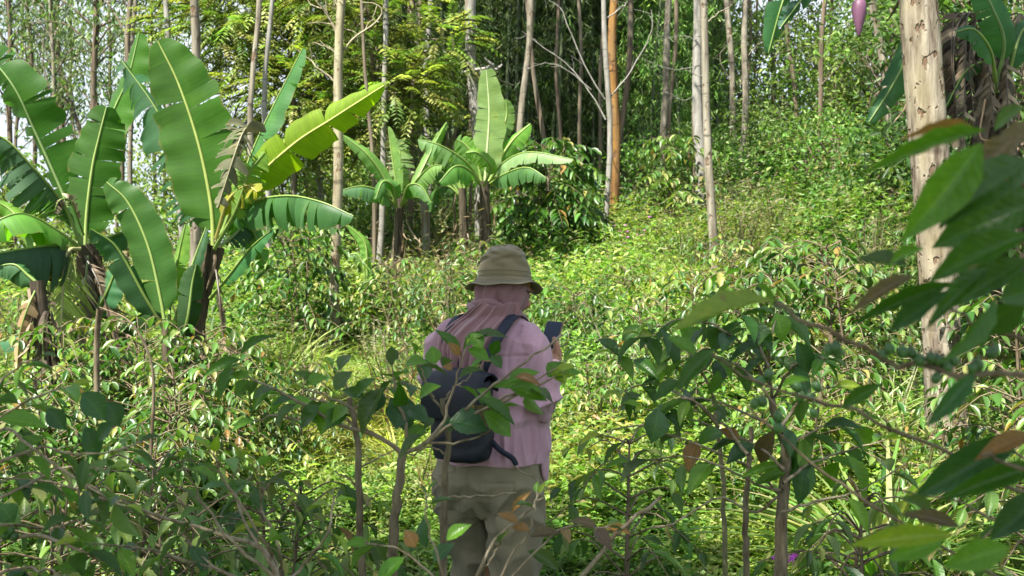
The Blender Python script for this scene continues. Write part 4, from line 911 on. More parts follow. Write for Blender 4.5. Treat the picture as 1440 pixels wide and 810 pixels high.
# banana at the upper right, behind the thick trunk
Y=8.0; r = root_at('banana_plant','shaded banana plant with hanging grey dry leaves behind the thick pitted trunk','banana plant',1395,Y)
pseudostem(r, [(1412,430),(1402,280),(1395,120),(1392,40)], Y, 70, 40, flaps=60, cols=((.15,.12,.09),(.08,.06,.045),(.27,.22,.17)))
for x0 in (1345,1365,1335,1385,1420,1350):  # dry leaves darkened: the corner's shade is in their colour
    banana_leaf(r, [(1392,40,-.2),(x0+12,20,-.3),(x0+rng.uniform(-8,8),80,-.4),(x0+rng.uniform(-14,14),180+rng.uniform(-20,60),-.4)], 44, Y, (rng.uniform(-.6,.6),-1,.1), (.9,1.0), .6, .4, .45, .2, [(.10,.08,.055),(.06,.045,.033),(.15,.12,.09)][int(rng.integers(0,3))], mat='dead', pet=.3, name='dead_leaf', lean=1.0, ribcol=(.08,.06,.04), cvar=.5)
banana_leaf(r, [(1400,120,-.3),(1412,60,-.5),(1395,10,-.6),(1370,-40,-.6)], 50, Y, (-.1,-1,.1), (.3,.4), .06, .1, .1, .05, (.035,.12,.045), pet=.2, ribcol=(.14,.22,.08))
banana_leaf(r, [(1400,115,-.4),(1392,70,-.7),(1370,42,-.8),(1344,45,-.8)], 36, Y, (0,-.9,.5), (.3,.5), .06, .1, .1, .1, (.035,.12,.05), pet=.2)
banana_leaf(r, [(1415,130,-.3),(1425,80,-.4),(1440,40,-.4),(1470,20,-.4)], 50, Y, (0,-.9,.5), (.4,.5), .06, .1, .1, .1, (.03,.10,.04), pet=.2)
banana_leaf(r, [(1402,130,-.2),(1392,90,-.3),(1360,98,-.4),(1330,150,-.4)], 26, Y, (0,-.9,.5), (.6,.7), .2, .2, .2, .2, (.03,.09,.04), pet=.3)
banana_leaf(r, [(1385,140,-.4),(1378,190,-.5),(1395,200,-.55),(1420,215,-.6)], 10, Y, (0,-1,0), (.6,.6), .4, .2, .2, .1, (.35,.22,.12), mat='dead', pet=.5, name='dead_leaf', ribcol=(.30,.19,.10))
# the tall one whose leaves and flower hang in from above
Y=8.6; r = root_at('banana_plant','tall banana plant whose dark leaves hang into view from above, left of the thick trunk','banana plant',1290,Y)
pseudostem(r, [(1316,440),(1306,250),(1292,80),(1270,-120)], Y, 42, 30, flaps=12)
banana_leaf(r, [(1270,-120),(1215,-170,-.2),(1150,-110,-.4),(1105,-10,-.5),(1080,75,-.5)], 62, Y, (.4,-1,.1), (.25,.75), .10, .1, .1, .1, (.035,.12,.04), pet=.12)
banana_leaf(r, [(1270,-120),(1225,-150,-.3),(1180,-90,-.5),(1140,-20,-.6),(1098,38,-.6)], 56, Y, (.2,-1,.1), (.35,.7), .35, .15, .25, .1, (.03,.10,.055), pet=.12)
banana_leaf(r, [(1270,-110),(1292,-30,-.8),(1282,60,-1),(1258,115,-1),(1222,172,-1)], 44, Y, (-.5,-1,.1), (.5,.6), .06, .1, .1, .1, (.03,.10,.035), pet=.3)
f = thing('banana_flower','purple drooping banana flower bud hanging at the top edge, right of the hanging leaf','banana flower',at(1208,24,Y-.3))
mb = MB(); t = np.linspace(0,1,14); c0 = np.array([at(1208,-2+52*q,Y-.3) for q in t]); tube(mb, c0, .012+.052*np.sin(PI*t**.55)**.9*(1-.25*t), 14, c=(.15,.06,.11)); mb.build('bud', leaf_mat('banana_bud',.5,.05), f)
mb = MB(); tube(mb, smooth_path([at(1270,-120,Y),at(1240,-150,Y-.15),at(1212,-80,Y-.3),at(1208,0,Y-.3)],14), .016, 6, c=(.08,.12,.04)); mb.build('stalk', M['rib'], f)
# ------------------------------------------------------------------ person
YAW = math.radians(-25); PL0 = np.array([-.08,3.6,0.0])
PR = np.array(Matrix.Rotation(YAW,3,'Z'))
def w2l(p): return PR.T@(np.asarray(p)-PL0)
def loft(mb, rings, n=28, c=(1,1,1), power=2.0):
    """closed stack of super-ellipses: (cx,cy,cz,a,b)"""
    a = np.arange(n)*2*PI/n; V=[]
    ca = np.sign(np.cos(a))*np.abs(np.cos(a))**(2/power); sa = np.sign(np.sin(a))*np.abs(np.sin(a))**(2/power)
    for cx,cy,cz,ra,rb in rings: V.append(np.stack([cx+ra*ca,cy+rb*sa,np.full(n,cz)],1))
    m = len(rings); V = np.array(V)
    i = np.arange(m-1)[:,None]*n; j = np.arange(n)[None,:]; k = (j+1)%n
    q = np.stack([i+j,i+k,i+n+k,i+n+j],-1).reshape(-1,4)
    allv = np.vstack([V.reshape(-1,3), V[0].mean(0), V[-1].mean(0)])
    t = [(m*n,int(b),int(x)) for x,b in zip(range(n),np.roll(range(n),-1))]+[(m*n+1,(m-1)*n+x,(m-1)*n+(x+1)%n) for x in range(n)]
    mb.add(allv, q, t, c=c)
def ball(mb, c, r, R=None, n=16):
    u = np.linspace(0,PI,n//2+2)[1:-1]; v = np.arange(n)*2*PI/n
    V = np.stack([np.sin(u)[:,None]*np.cos(v),np.sin(u)[:,None]*np.sin(v),np.cos(u)[:,None]+0*v],-1).reshape(-1,3)
    V = np.vstack([V,[0,0,1],[0,0,-1]])*np.array(r)
    if R is not None: V = V@np.array(R).T
    m=len(u); i=np.arange(m-1)[:,None]*n; j=np.arange(n)[None,:]; k=(j+1)%n
    q=np.stack([i+j,i+n+j,i+n+k,i+k],-1).reshape(-1,4)
    t=[(m*n,x,(x+1)%n) for x in range(n)]+[(m*n+1,(m-1)*n+(x+1)%n,(m-1)*n+x) for x in range(n)]
    mb.add(V+np.array(c), q, t)
def remesh(mb, name, mat, parent, voxel=.006, smooth=4, disp=None):
    o = mb.build('temp', mat)
    r = o.modifiers.new('r','REMESH'); r.mode='VOXEL'; r.voxel_size=voxel
    if smooth: s=o.modifiers.new('s','SMOOTH'); s.iterations=smooth; s.factor=.5
    bpy.context.view_layer.update()
    dg = bpy.context.evaluated_depsgraph_get()
    me = D.meshes.new_from_object(o.evaluated_get(dg)); D.objects.remove(o)
    if disp is not None:
        n=len(me.vertices); P=np.empty(n*3,np.float32); me.vertices.foreach_get('co',P); P=P.reshape(-1,3).astype(float)
        N=np.empty(n*3,np.float32); me.vertices.foreach_get('normal',N); N=N.reshape(-1,3)
        P = P+N*disp(P,N)[:,None]; me.vertices.foreach_set('co',P.astype(np.float32).ravel()); me.update()
    me.polygons.foreach_set('use_smooth', np.ones(len(me.polygons),bool))
    me.name=name
    if not me.materials: me.materials.append(mat)
    o = D.objects.new(name,me); COL.objects.link(o); o.parent=parent
    return o
def fbm(P, s, octv=2, off=0.0):
    P = np.asarray(P)*s+off; out=np.empty(len(P))
    for i,p in enumerate(P): out[i]=noise.fractal(Vector(p),1.0,2.0,octv,noise_basis='PERLIN_ORIGINAL')
    return out
def ridge(P, s, off=0.0, octv=1):
    return 1-np.minimum(1,np.abs(fbm(P,s,octv,off))*2.6)

person = thing('person','person in mauve shirt, pink headscarf and khaki bucket hat, looking down at a phone','person',PL0,YAW)
skin = plain_mat('skin',(.33,.17,.10),.5,.4,0,.1,30)
SH=(.165,0,1.325); EL=(.215,-.02,1.10); WR=(.160,.185,1.215)
SHl=(-.175,.0,1.325); ELl=(-.225,.05,1.09); WRl=(-.06,.24,1.14)
HEAD=np.array([.025,.085,1.495]); HR = np.array((Matrix.Rotation(math.radians(-27),3,'Z')@Matrix.Rotation(math.radians(-20),3,'X')))
def hd(p): return HEAD+HR@np.array(p)
# phone frame, held in front of the right shoulder
PC = w2l(at(774,477,3.80)); pn = nrm(PR.T@nrm(np.array([-.42,-.72,.42]))); pl = PR.T@np.array([.25,.30,.90]); pl = nrm(pl-pn*np.dot(pl,pn)); pw = np.cross(pl,pn)
def ph(a,b,c): return PC+pw*a+pl*b+pn*c
def build_body():
    mb = MB()
    loft(mb,[(0,0,.90,.15,.11),(0,0,1.0,.14,.10),(0,0,1.1,.145,.105),(0,0,1.2,.16,.11),(0,.01,1.3,.165,.10),(0,.015,1.37,.12,.075),(0,.02,1.40,.07,.06),(.01,.04,1.46,.055,.058),(.02,.06,1.5,.05,.055)])
    for s,kn,an in ((-1,(-.095,.07,.5),(-.10,.05,.08)),(1,(.095,-.01,.5),(.10,-.05,.08))):
        tube(mb,smooth_path([(s*.085,0,.93),(s*.095,.0,.75),kn,(an[0],an[1]-.01,.3),an],14),[.1,.1,.098,.094,.088,.078,.07,.064,.062,.06,.055,.047,.04,.038],14,cap=True)
        loft(mb,[(an[0],an[1]+.05,.0,.043,.115),(an[0],an[1]+.05,.03,.043,.115),(an[0],an[1]+.03,.06,.036,.08),(an[0],an[1],.1,.033,.045)])
    for a,b,c in ((SH,EL,WR),(SHl,ELl,WRl)):
        tube(mb,smooth_path([np.array(a)-[.02*np.sign(a[0]),0,.03],b,c],14),np.linspace(.042,.026,14),12,cap=True)
    ball(mb,np.array(SH)-[.02,0,.025],(.045,.045,.045)); ball(mb,np.array(SHl)+[.02,0,-.025],(.045,.045,.045))
    # head: skull, jaw, nose, brow, lips, ears
    ball(mb,hd((0,-.005,.03)),(.074,.094,.088),HR,24); ball(mb,hd((0,.022,-.035)),(.058,.066,.075),HR,20)
    ball(mb,hd((0,.070,-.090)),(.026,.022,.02),HR); ball(mb,hd((0,.100,-.022)),(.014,.02,.022),HR); ball(mb,hd((0,.092,.004)),(.009,.014,.026),HR)
    ball(mb,hd((0,.086,.026)),(.05,.012,.010),HR); ball(mb,hd((0,.086,-.058)),(.022,.012,.007),HR); ball(mb,hd((0,.085,-.068)),(.02,.012,.007),HR)
    for s in (-1,1):
        ball(mb,hd((s*.045,.07,-.03)),(.02,.02,.02),HR); ball(mb,hd((s*.076,-.008,-.01)),(.010,.02,.03),HR)
        ball(mb,hd((s*.030,.078,.006)),(.013,.012,.009),HR)
    # right hand round the phone
    palm = [np.array(WR),np.array(WR)*.5+ph(.02,-.075,-.02)*.5,ph(.018,-.05,-.026),ph(.012,-.018,-.026)]
    tube(mb,smooth_path(palm,9),[.025,.026,.028,.031,.033,.034,.032,.028,.02],12,cap=True)
    for k,(b,ln) in enumerate(((.0,1.0),(-.019,1.08),(-.037,1.0),(-.053,.82))):   # fingers wrap the far edge
        tube(mb,smooth_path([ph(.018,b-.006,-.03),ph(-.014,b+.004*ln,-.028),ph(-.041*ln**.3,b+.005,-.018),ph(-.047,b+.003,-.002),ph(-.036,b,.011)],12),np.linspace(.0098,.0072,12),9,cap=True)
    tube(mb,smooth_path([ph(.018,-.085,-.012),ph(.044,-.066,.004),ph(.048,-.036,.016),ph(.030,-.010,.017),ph(.022,.002,.015)],12),np.linspace(.019,.0085,12),10,cap=True); ball(mb,ph(.030,-.066,.004),(.023,.022,.024))
    # left hand, half closed under the right
    w=np.array(WRl); d=nrm(np.array([.6,.4,.35])); s2=nrm(np.cross(d,[0,0,1]))
    tube(mb,[w,w+d*.04,w+d*.085],[.025,.032,.028],12,cap=True)
    for k in range(4):
        q=w+d*.085+s2*(k-1.5)*.018; tube(mb,smooth_path([q-d*.01,q+d*.035,q+d*.055+[0,0,.02],q+d*.045+[0,0,.042]],9),np.linspace(.0095,.007,9),8,cap=True)
    q=w+d*.03-s2*.026; tube(mb,smooth_path([q,q+d*.03-s2*.015,q+d*.055-s2*.005+[0,0,.012]],8),np.linspace(.014,.008,8),8,cap=True)
    remesh(mb,'body',skin,person,.0042,2)
build_body()

# shirt
SR = [(0,0,.885,.206,.165),(0,0,.91,.209,.166),(0,-.002,.97,.203,.158),(0,0,1.05,.196,.148),(0,-.002,1.13,.198,.146),(0,-.004,1.21,.205,.145),(0,-.004,1.28,.203,.135),(0,0,1.33,.178,.115),(0,.008,1.37,.135,.09),(.005,.02,1.405,.085,.07),(.008,.03,1.425,.066,.06)]
SZ=[r[2] for r in SR]
def torso_back(x,z):
    a=np.interp(z,SZ,[r[3] for r in SR]); b=np.interp(z,SZ,[r[4] for r in SR]); cy=np.interp(z,SZ,[r[1] for r in SR])
    return cy-b*np.sqrt(np.maximum(.02,1-np.clip(np.abs(x)/a,0,1)**2))
def shirt_disp(P,N):
    d=np.zeros(len(P)); z=P[:,2]
    Q=P*np.array([1,1,.55])
    d+= .010*fbm(Q,7.0,2,3.1)
    rt=np.clip((P[:,0]-.11)/.05,0,1)
    # sleeve creases round the elbow, drag folds to the armpit, blousing above the hem
    el=np.exp(-((z-1.12)/.11)**2)*np.abs(P[:,0]).clip(.12,.25)/.25
    d+= .026*(ridge(np.stack([P[:,0]*5+P[:,1]*3,P[:,1]*5-P[:,0]*2,z*11],1),1.0,1.7)-.55)*el
    d+= .018*(ridge(np.stack([(P[:,0]*6+z*5),P[:,1]*4,(z*4-P[:,0]*7)],1),1.0,8.3)-.55)*np.clip((z-1.0)/.1,0,1)
    wa=np.clip((1.12-z)/.12,0,1)*np.clip((z-.888)/.04,0,1)
    d+= .020*(ridge(np.stack([P[:,0]*15+P[:,1]*13,P[:,1]*7-P[:,0]*7,z*3.0],1),1.0,5.2)-.5)*wa
    bk=(P[:,1]<.0)
    d-= .0035*np.exp(-((z-1.262-.03*np.abs(P[:,0]))/.005)**2)*bk*(np.abs(P[:,0])<.19)
    d-= .004*np.exp(-((np.hypot(P[:,0]-.17,(z-1.27)*.35)-.045)/.006)**2)*(z<1.37)*(z>1.18)
    return d
mshirt = cloth_mat('mauve_cotton',(.40,.245,.300),.85,700,.07,.2,0,.10)
def build_shirt():
    mb=MB(); loft(mb,SR,40)
    for a,b,c in ((SH,EL,WR),(SHl,ELl,WRl)):
        a=np.array(a);b=np.array(b);c=np.array(c)
        P=smooth_path([a+[-.03*np.sign(a[0]),0,.0],a+[0,0,-.03],(a+b)/2+[.012*np.sign(a[0]),-.008,0],b,(b*.45+c*.55),c],22)
        ball(mb,a-[.012*np.sign(a[0]),0,.012],(.068,.072,.066),None,20)
        tube(mb,P,np.interp(np.linspace(0,1,22),[0,.2,.45,.62,.8,1],[.062,.073,.068,.064,.054,.044]),18,cap=True)
    # long side panel hanging past the hem at the right
    loft(mb,[(.200,.045,.815,.007,.012),(.200,.04,.835,.009,.028),(.200,.03,.93,.012,.042),(.196,.02,1.03,.014,.05),(.18,.01,1.10,.014,.05)],16)
    o=remesh(mb,'shirt',mshirt,person,.0042,4,shirt_disp); return o
build_shirt()

mtrou = cloth_mat('olive_corduroy',(.185,.165,.105),.95,500,.12,.10,1500.0,.26,.25)
def trou_disp(P,N):
    d=.013*fbm(P*np.array([1,1,.6]),8,3,1.0)
    d+= .022*(ridge(np.stack([P[:,0]*9+P[:,2]*4,P[:,1]*8,P[:,2]*7],1),1.0,4.4)-.55)*np.exp(-((P[:,2]-.5)/.14)**2)
    d+= .022*(ridge(np.stack([P[:,0]*8-P[:,2]*6,P[:,1]*6,P[:,2]*9+np.abs(P[:,0])*8],1),1.0,7.7)-.6)*np.exp(-((P[:,2]-.74)/.10)**2)
    d-= .007*np.exp(-(P[:,0]/.010)**2)*(P[:,1]<0)*np.clip((P[:,2]-.68)/.05,0,1)
    d-= .003*np.exp(-((P[:,1]-.0)/.005)**2)*(np.abs(P[:,0])>.1)
    for s in (-1,1):                                     # patch pockets and the waistband seam at the back
        u=np.abs(P[:,0]-s*.098)/.052; v=np.abs(P[:,2]-.775)/.058; m=np.maximum(u,v)
        d+= (.0028*(m<1)-.0045*np.exp(-((m-1.0)/.07)**2))*(P[:,1]<0)
    return d
def build_trousers():
    mb=MB(); loft(mb,[(0,0,.70,.15,.10),(0,-.012,.76,.195,.145),(0,-.015,.82,.203,.158),(0,-.008,.88,.198,.150),(0,0,.96,.182,.13)],36)
    for s,K,r in ((-1,[(-.098,-.012,.84),(-.108,0,.72),(-.105,.05,.52),(-.105,.05,.30),(-.10,.055,.06)],[.105,.108,.098,.078,.070,.068,.068]),(1,[(.098,-.012,.84),(.104,-.012,.72),(.110,-.015,.52),(.108,-.04,.30),(.10,-.045,.06)],[.105,.108,.102,.090,.084,.080,.076])):
        P=smooth_path(K,22); tube(mb,P,np.interp(np.linspace(0,1,22),np.linspace(0,1,7),r),22,cap=True)
    remesh(mb,'trousers',mtrou,person,.0055,5,trou_disp)
build_trousers()
mshoe=plain_mat('boot_rubber',(.03,.03,.032),.5)
for an in ((-.10,.05),(.10,-.05)):
    mb=MB(); x,y=an
    loft(mb,[(x,y+.05,-.01,.05,.135),(x,y+.05,.03,.052,.137),(x,y+.045,.06,.048,.115),(x,y+.01,.10,.046,.065),(x,y,.16,.045,.05)]); remesh(mb,'boot',mshoe,person,.006,3)

# headscarf: cap round the head, twisted wrap at the neck, pleated drape down the back
mhij = cloth_mat('dusty_pink_voile',(.195,.104,.110),.8,900,.06,.3,0,.10)
def build_scarf():
    mb=MB(); nu,nv=90,34
    az=np.linspace(math.radians(62),math.radians(360-62),nu)-PI/2+PI   # 0 = straight ahead in the head frame, opening at the face
    u=np.linspace(0,1,nu); t=np.linspace(0,1,nv); V=[]
    for k in t:
        hz=.085-.235*k
        a=np.interp(k,[0,.2,.32,.5,.7,.85,1],[.055,.070,.086,.092,.086,.080,.090]); b=np.interp(k,[0,.2,.32,.5,.7,.85,1],[.066,.084,.104,.110,.098,.086,.098])
        ang=np.linspace(math.radians(58-18*max(0,k-.45)),math.radians(302+18*max(0,k-.45)),nu)
        fold=.0055*np.sin(ang*9+k*3.5+1.2*np.sin(ang*2.3+k*2))+.004*np.sin(ang*17-k*6+np.sin(ang*3))+.004*np.sin(ang*5+k*8)
        r=1+fold/.09*np.clip(k*1.6,.3,1.3)
        # direction: sin -> right, cos -> forward
        p=np.stack([np.sin(ang)*a*r,np.cos(ang)*b*r-.004,np.full(nu,hz)],1)
        w=HEAD+p@HR.T
        # ease from the tilted head down onto the upright neck
        f=np.clip((k-.6)/.4,0,1); base=np.stack([.012+np.sin(ang)*a*r*1.02,.045+np.cos(ang)*b*r,1.545-.145*k+0*ang],1)
        yawed=base.copy(); V.append(w*(1-f)+yawed*f)
    V=np.array(V); i=np.arange(nv-1)[:,None]*nu+np.arange(nu-1)[None,:]
    mb.add(V,np.stack([i,i+1,i+nu+1,i+nu],-1).reshape(-1,4))
    # wrap: bands twisting round the neck, lower towards the right front
    for k in range(4):
        an=np.linspace(-2.6,2.9,46)+PI; hz=1.404+.009*k-.004*k*np.cos(an); rr=.092+.010*np.sin(k*2.1)-.006*k
        x=.010+np.sin(an)*rr*1.03; y=.036+np.cos(an)*rr*1.02
        z=hz-.017*np.sin(an)-.012*np.clip(np.cos(an),0,1)+.006*np.sin(an*3+k*1.7)
        tube(mb,np.stack([x,y,z],1),.0135+.003*np.sin(an*4+k),10)
    # drape
    def lx(px): return ((px-720)*.00242+.08+.062)/.906
    zz=[428,440,455,470,490,510,530,545]; zl=[658,641,621,608,611,620,634,646]; zr=[708,710,710,706,698,690,682,674]
    nu,nv=64,44; V=[]
    for k in np.linspace(0,1,nv):
        py=428+k*117; l=lx(np.interp(py,zz,zl)); r=lx(np.interp(py,zz,zr)); u=np.linspace(0,1,nu)
        x=l+(r-l)*u; z=1.5+(405-py)*.00244+.006*np.sin(u*9)
        z=z-.02*k*np.sin(PI*u)
        y=torso_back(x*.86,np.minimum(z,1.40))-.024-.012*k
        pl_=sum(dp*np.exp(-((u-u0-sl*k)/wd)**2)*np.clip((k-k0)*4+.5,0,1) for u0,wd,dp,sl,k0 in ((.06,.035,.012,-.03,0),(.17,.03,.020,-.02,.0),(.25,.022,.012,.0,.3),(.37,.05,.022,-.04,.05),(.47,.02,.010,.02,.4),(.56,.035,.020,.03,0),(.70,.06,.017,.02,.2),(.80,.025,.014,.05,.0),(.93,.035,.014,.02,.1)))+.002*np.sin(u*31+k*4)
        y=y-np.abs(pl_)*(.7+.8*k)-.012*np.sin(PI*u)*(1-k)
        V.append(np.stack([x,y,z],1))
    V=np.array(V); i=np.arange(nv-1)[:,None]*nu+np.arange(nu-1)[None,:]
    mb.add(V,np.stack([i,i+nu,i+nu+1,i+1],-1).reshape(-1,4))
    o=mb.build('headscarf',mhij); o.parent=person; o.location=(0,0,0)
    s=o.modifiers.new('thick','SOLIDIFY'); s.thickness=.003; s.offset=0
    sb=o.modifiers.new('sub','SUBSURF'); sb.levels=1; sb.render_levels=1
build_scarf()

# bucket hat
mhat = cloth_mat('khaki_cotton',(.140,.117,.062),.9,800,.10,.25,0,.12,.35)
def build_hat():
    HC=np.array([.020,.082,1.528]); R=np.array(Matrix.Rotation(math.radians(-27),3,'Z')@Matrix.Rotation(math.radians(-4),3,'X')@Matrix.Rotation(math.radians(-4.5),3,'Y'))
    prof=[(.0,.126,0),(.024,.1245,0),(.045,.119,0),(.062,.110,0),(.075,.097,0),(.083,.081,0),(.088,.062,0),(.092,.042,0),(.0950,.030,0),(.0955,.026,0),(.0975,.012,0),(.0995,.002,.1),(.108,-.006,.3),(.118,-.013,.6),(.130,-.020,.85),(.1415,-.026,1),(.142,-.028,1),(.138,-.027,1),(.117,-.015,.6),(.099,-.004,.2)]
    c8=np.array(prof[:8]); zq=np.linspace(0,7,30); prof=[tuple(np.interp(q,np.arange(8),c8[:,i]) if i==1 else float(np.interp(q,np.arange(8),c8[:,i])) for i in range(3)) for q in zq]+prof[8:]
    n=120; an=np.arange(n)*2*PI/n; V=[]
    for r,z,w in prof:
        rr=r*(1+.012*np.sin(an*3+1)); zz=z+w*(.0075*np.sin(an*3+.4)+.006*np.sin(an*2+2.2)+.003*np.sin(an*7))-.0*w
        # crumples pressed into the back of the crown (horizontal dents)
        if .03<z<.121:
            for a0,wd,z0,sl,dp in ((-1.95,.6,.068,.010,.012),(-1.2,.40,.088,-.018,.010),(-2.6,.5,.095,.02,.008),(-.6,.4,.070,.02,.007),(-1.6,.3,.104,.0,.007),(.6,.6,.08,.01,.008),(2.2,.6,.08,-.02,.008)):
                da=np.angle(np.exp(1j*(an-a0))); rr=rr-dp*np.exp(-(da/wd)**2)*(np.exp(-((z-z0-sl*da)/.008)**2)-.5*np.exp(-((z-z0-sl*da-.013)/.008)**2))
            rr=rr+.003*np.sin(an*5+z*90)
        if z>=.108: zz=zz+.004*np.sin(an*2+.6)+.003*np.sin(an*5)
        if abs(z-.030)<.001 or abs(z-.026)<.001: rr=rr+.0012
        V.append(np.stack([np.cos(an)*rr*.93,np.sin(an)*rr*1.05,zz],1))
    V=np.array(V); m=len(prof)
    i=np.arange(m-1)[:,None]*n; j=np.arange(n)[None,:]; k=(j+1)%n
    mb=MB(); mb.add((V.reshape(-1,3)@R.T)+HC,np.stack([i+j,i+n+j,i+n+k,i+k],-1).reshape(-1,4))
    o=mb.build('bucket_hat',mhat); o.parent=person; o.location=(0,0,0)
    sb=o.modifiers.new('sub','SUBSURF'); sb.levels=1; sb.render_levels=1
    st=MB()                                              # rows of stitching on brim and band
    for (r,z,w) in ((.110,-.0065,.36),(.1185,-.0125,.62),(.1285,-.0195,.86),(.0990,.010,0),(.0962,.027,0)):
        a=np.linspace(0,2*PI,97); rr=(r+.0012)*(1+.012*np.sin(a*3+1)); zz=z+.0010+w*(.0075*np.sin(a*3+.4)+.006*np.sin(a*2+2.2)+.003*np.sin(a*7))
        P=np.stack([np.cos(a)*rr*.93,np.sin(a)*rr*1.05,zz],1)@R.T+HC
        tube(st,P,.0007,4)
    st.build('stitching',cloth_mat('khaki_thread',(.12,.10,.055),.9),o)
build_hat()
def build_glasses():
    mb=MB()
    for s in (-1,1):
        a=np.linspace(0,2*PI,25); tube(mb,[hd((s*.034+.024*math.cos(t),.104,.0+.020*math.sin(t))) for t in a],.0017,6)
        tube(mb,smooth_path([hd((s*.058,.104,.004)),hd((s*.078,.09,.006)),hd((s*.086,.0,.004)),hd((s*.082,-.03,-.01))],10),.0022,6)
    tube(mb,[hd((-.011,.106,.004)),hd((0,.110,.007)),hd((.011,.106,.004))],.0017,6)
    o=mb.build('glasses',plain_mat('dark_acetate',(.03,.02,.015),.3)); o.parent=person; o.location=(0,0,0)
build_glasses()

def ribbon(mb, pts, nrmls, w, th=.004, n=24, c=(1,1,1)):
    P=smooth_path(pts,n); N=nrm(smooth_path(nrmls,n)); T=nrm(np.gradient(P,axis=0)); S=nrm(np.cross(T,N))
    V=np.stack([P-S*w/2+N*th/2,P+S*w/2+N*th/2,P+S*w/2-N*th/2,P-S*w/2-N*th/2],1)
    i=np.arange(n-1)[:,None]*4; j=np.arange(4)[None,:]; k=(j+1)%4
    mb.add(V.reshape(-1,3),np.stack([i+j,i+4+j,i+4+k,i+k],-1).reshape(-1,4),c=c)
    mb.add(V[[0,-1]].reshape(-1,3),[(0,1,2,3),(7,6,5,4)],c=c)

bag = thing('backpack','dark navy backpack with a rolled flap hanging low on the mauve shirt','backpack',PL0,YAW)
mbag=plain_mat('navy_canvas',(.007,.009,.016),.55,.3,0,.25,60); mstrap=plain_mat('navy_webbing',(.012,.016,.030),.7,.3,0,.2,300)
def build_bag():
    cy=-.212; mb=MB()
    loft(mb,[(0,cy,.912,.060,.030),(0,cy,.922,.092,.052),(0,cy,.95,.106,.056),(0,cy,1.0,.109,.060),(0,cy,1.09,.108,.058),(0,cy,1.16,.104,.058),(0,cy,1.19,.098,.05)],40,power=3.2)
    o=remesh(mb,'bag_body',mbag,bag,.005,4,lambda P,N:.006*fbm(P,10,2)+.004*(ridge(P*np.array([1,1,1.8]),9,2.0)-.5)); o.location=(0,0,0)
    # flap: a sheet rolled over the top, stiff and overhanging the sides
    mf=MB(); t=np.linspace(0,1,26); prof=[]
    ctl=smooth_path([(cy+.050,1.165),(cy+.045,1.205),(cy+.0,1.226),(cy-.055,1.213),(cy-.082,1.165),(cy-.080,1.10),(cy-.074,1.06)],26)
    u=np.linspace(-1,1,15); V=np.array([[(x*.116*(1-.04*abs(x)),p[0]-.006*math.sin(x*3+p[1]*30)*.5,p[1]-.016*abs(x)**3) for x in u] for p in ctl])
    i=np.arange(25)[:,None]*15+np.arange(14)[None,:]; mf.add(V.reshape(-1,3),np.stack([i,i+1,i+16,i+15],-1).reshape(-1,4))
    o=mf.build('flap',mbag); o.parent=bag; o.location=(0,0,0); s=o.modifiers.new('s','SOLIDIFY'); s.thickness=.006; s.offset=0
    e=MB(); 
    for x in (-.110,.110): tube(e,[(x,p[0],p[1]+.002-.016) for p in ctl],.0035,6)
    o2=e.build('piping',mstrap,o); o2.location=(0,0,0)
    a=MB(); ribbon(a,[(.045,cy+.05,1.19),(.078,-.186,1.25),(.108,-.150,1.335),(.112,-.03,1.405),(.118,.06,1.375),(.12,.125,1.30),(.12,.155,1.2)],[(.1,-1,.2),(.1,-1,.2),(.2,-.8,.6),(.3,0,1),(.2,.8,.6),(.1,1,.2),(0,1,0)],.036); o=a.build('strap',mstrap); o.parent=bag; o.location=(0,0,0)
    a=MB(); ribbon(a,[(-.045,cy+.05,1.19),(-.075,-.168,1.25),(-.103,-.130,1.335),(-.112,-.03,1.40),(-.118,.06,1.375),(-.12,.125,1.30),(-.12,.155,1.2)],[(-.1,-1,.2),(-.1,-1,.2),(-.2,-.8,.6),(-.3,0,1),(-.2,.8,.6),(-.1,1,.2),(0,1,0)],.036); o=a.build('strap',mstrap); o.parent=bag; o.location=(0,0,0)
    a=MB(); ribbon(a,[(.095,cy+.03,.985),(.13,-.185,.955),(.162,-.155,.925),(.172,-.145,.90)],[(.3,-1,0),(.3,-1,.1),(.5,-.9,.1),(.6,-.8,.1)],.018); o=a.build('loose_strap',mstrap); o.parent=bag; o.location=(0,0,0)
    a=MB(); tube(a,smooth_path([(-.03,cy+.03,1.21),(-.028,cy+.035,1.25),(0,cy+.037,1.268),(.028,cy+.035,1.25),(.03,cy+.03,1.21)],18),.0065,8); o=a.build('handle',mstrap); o.parent=bag; o.location=(0,0,0)
build_bag()
phone = thing('phone','dark smartphone held up in the right hand of the person','phone',PL0,YAW)
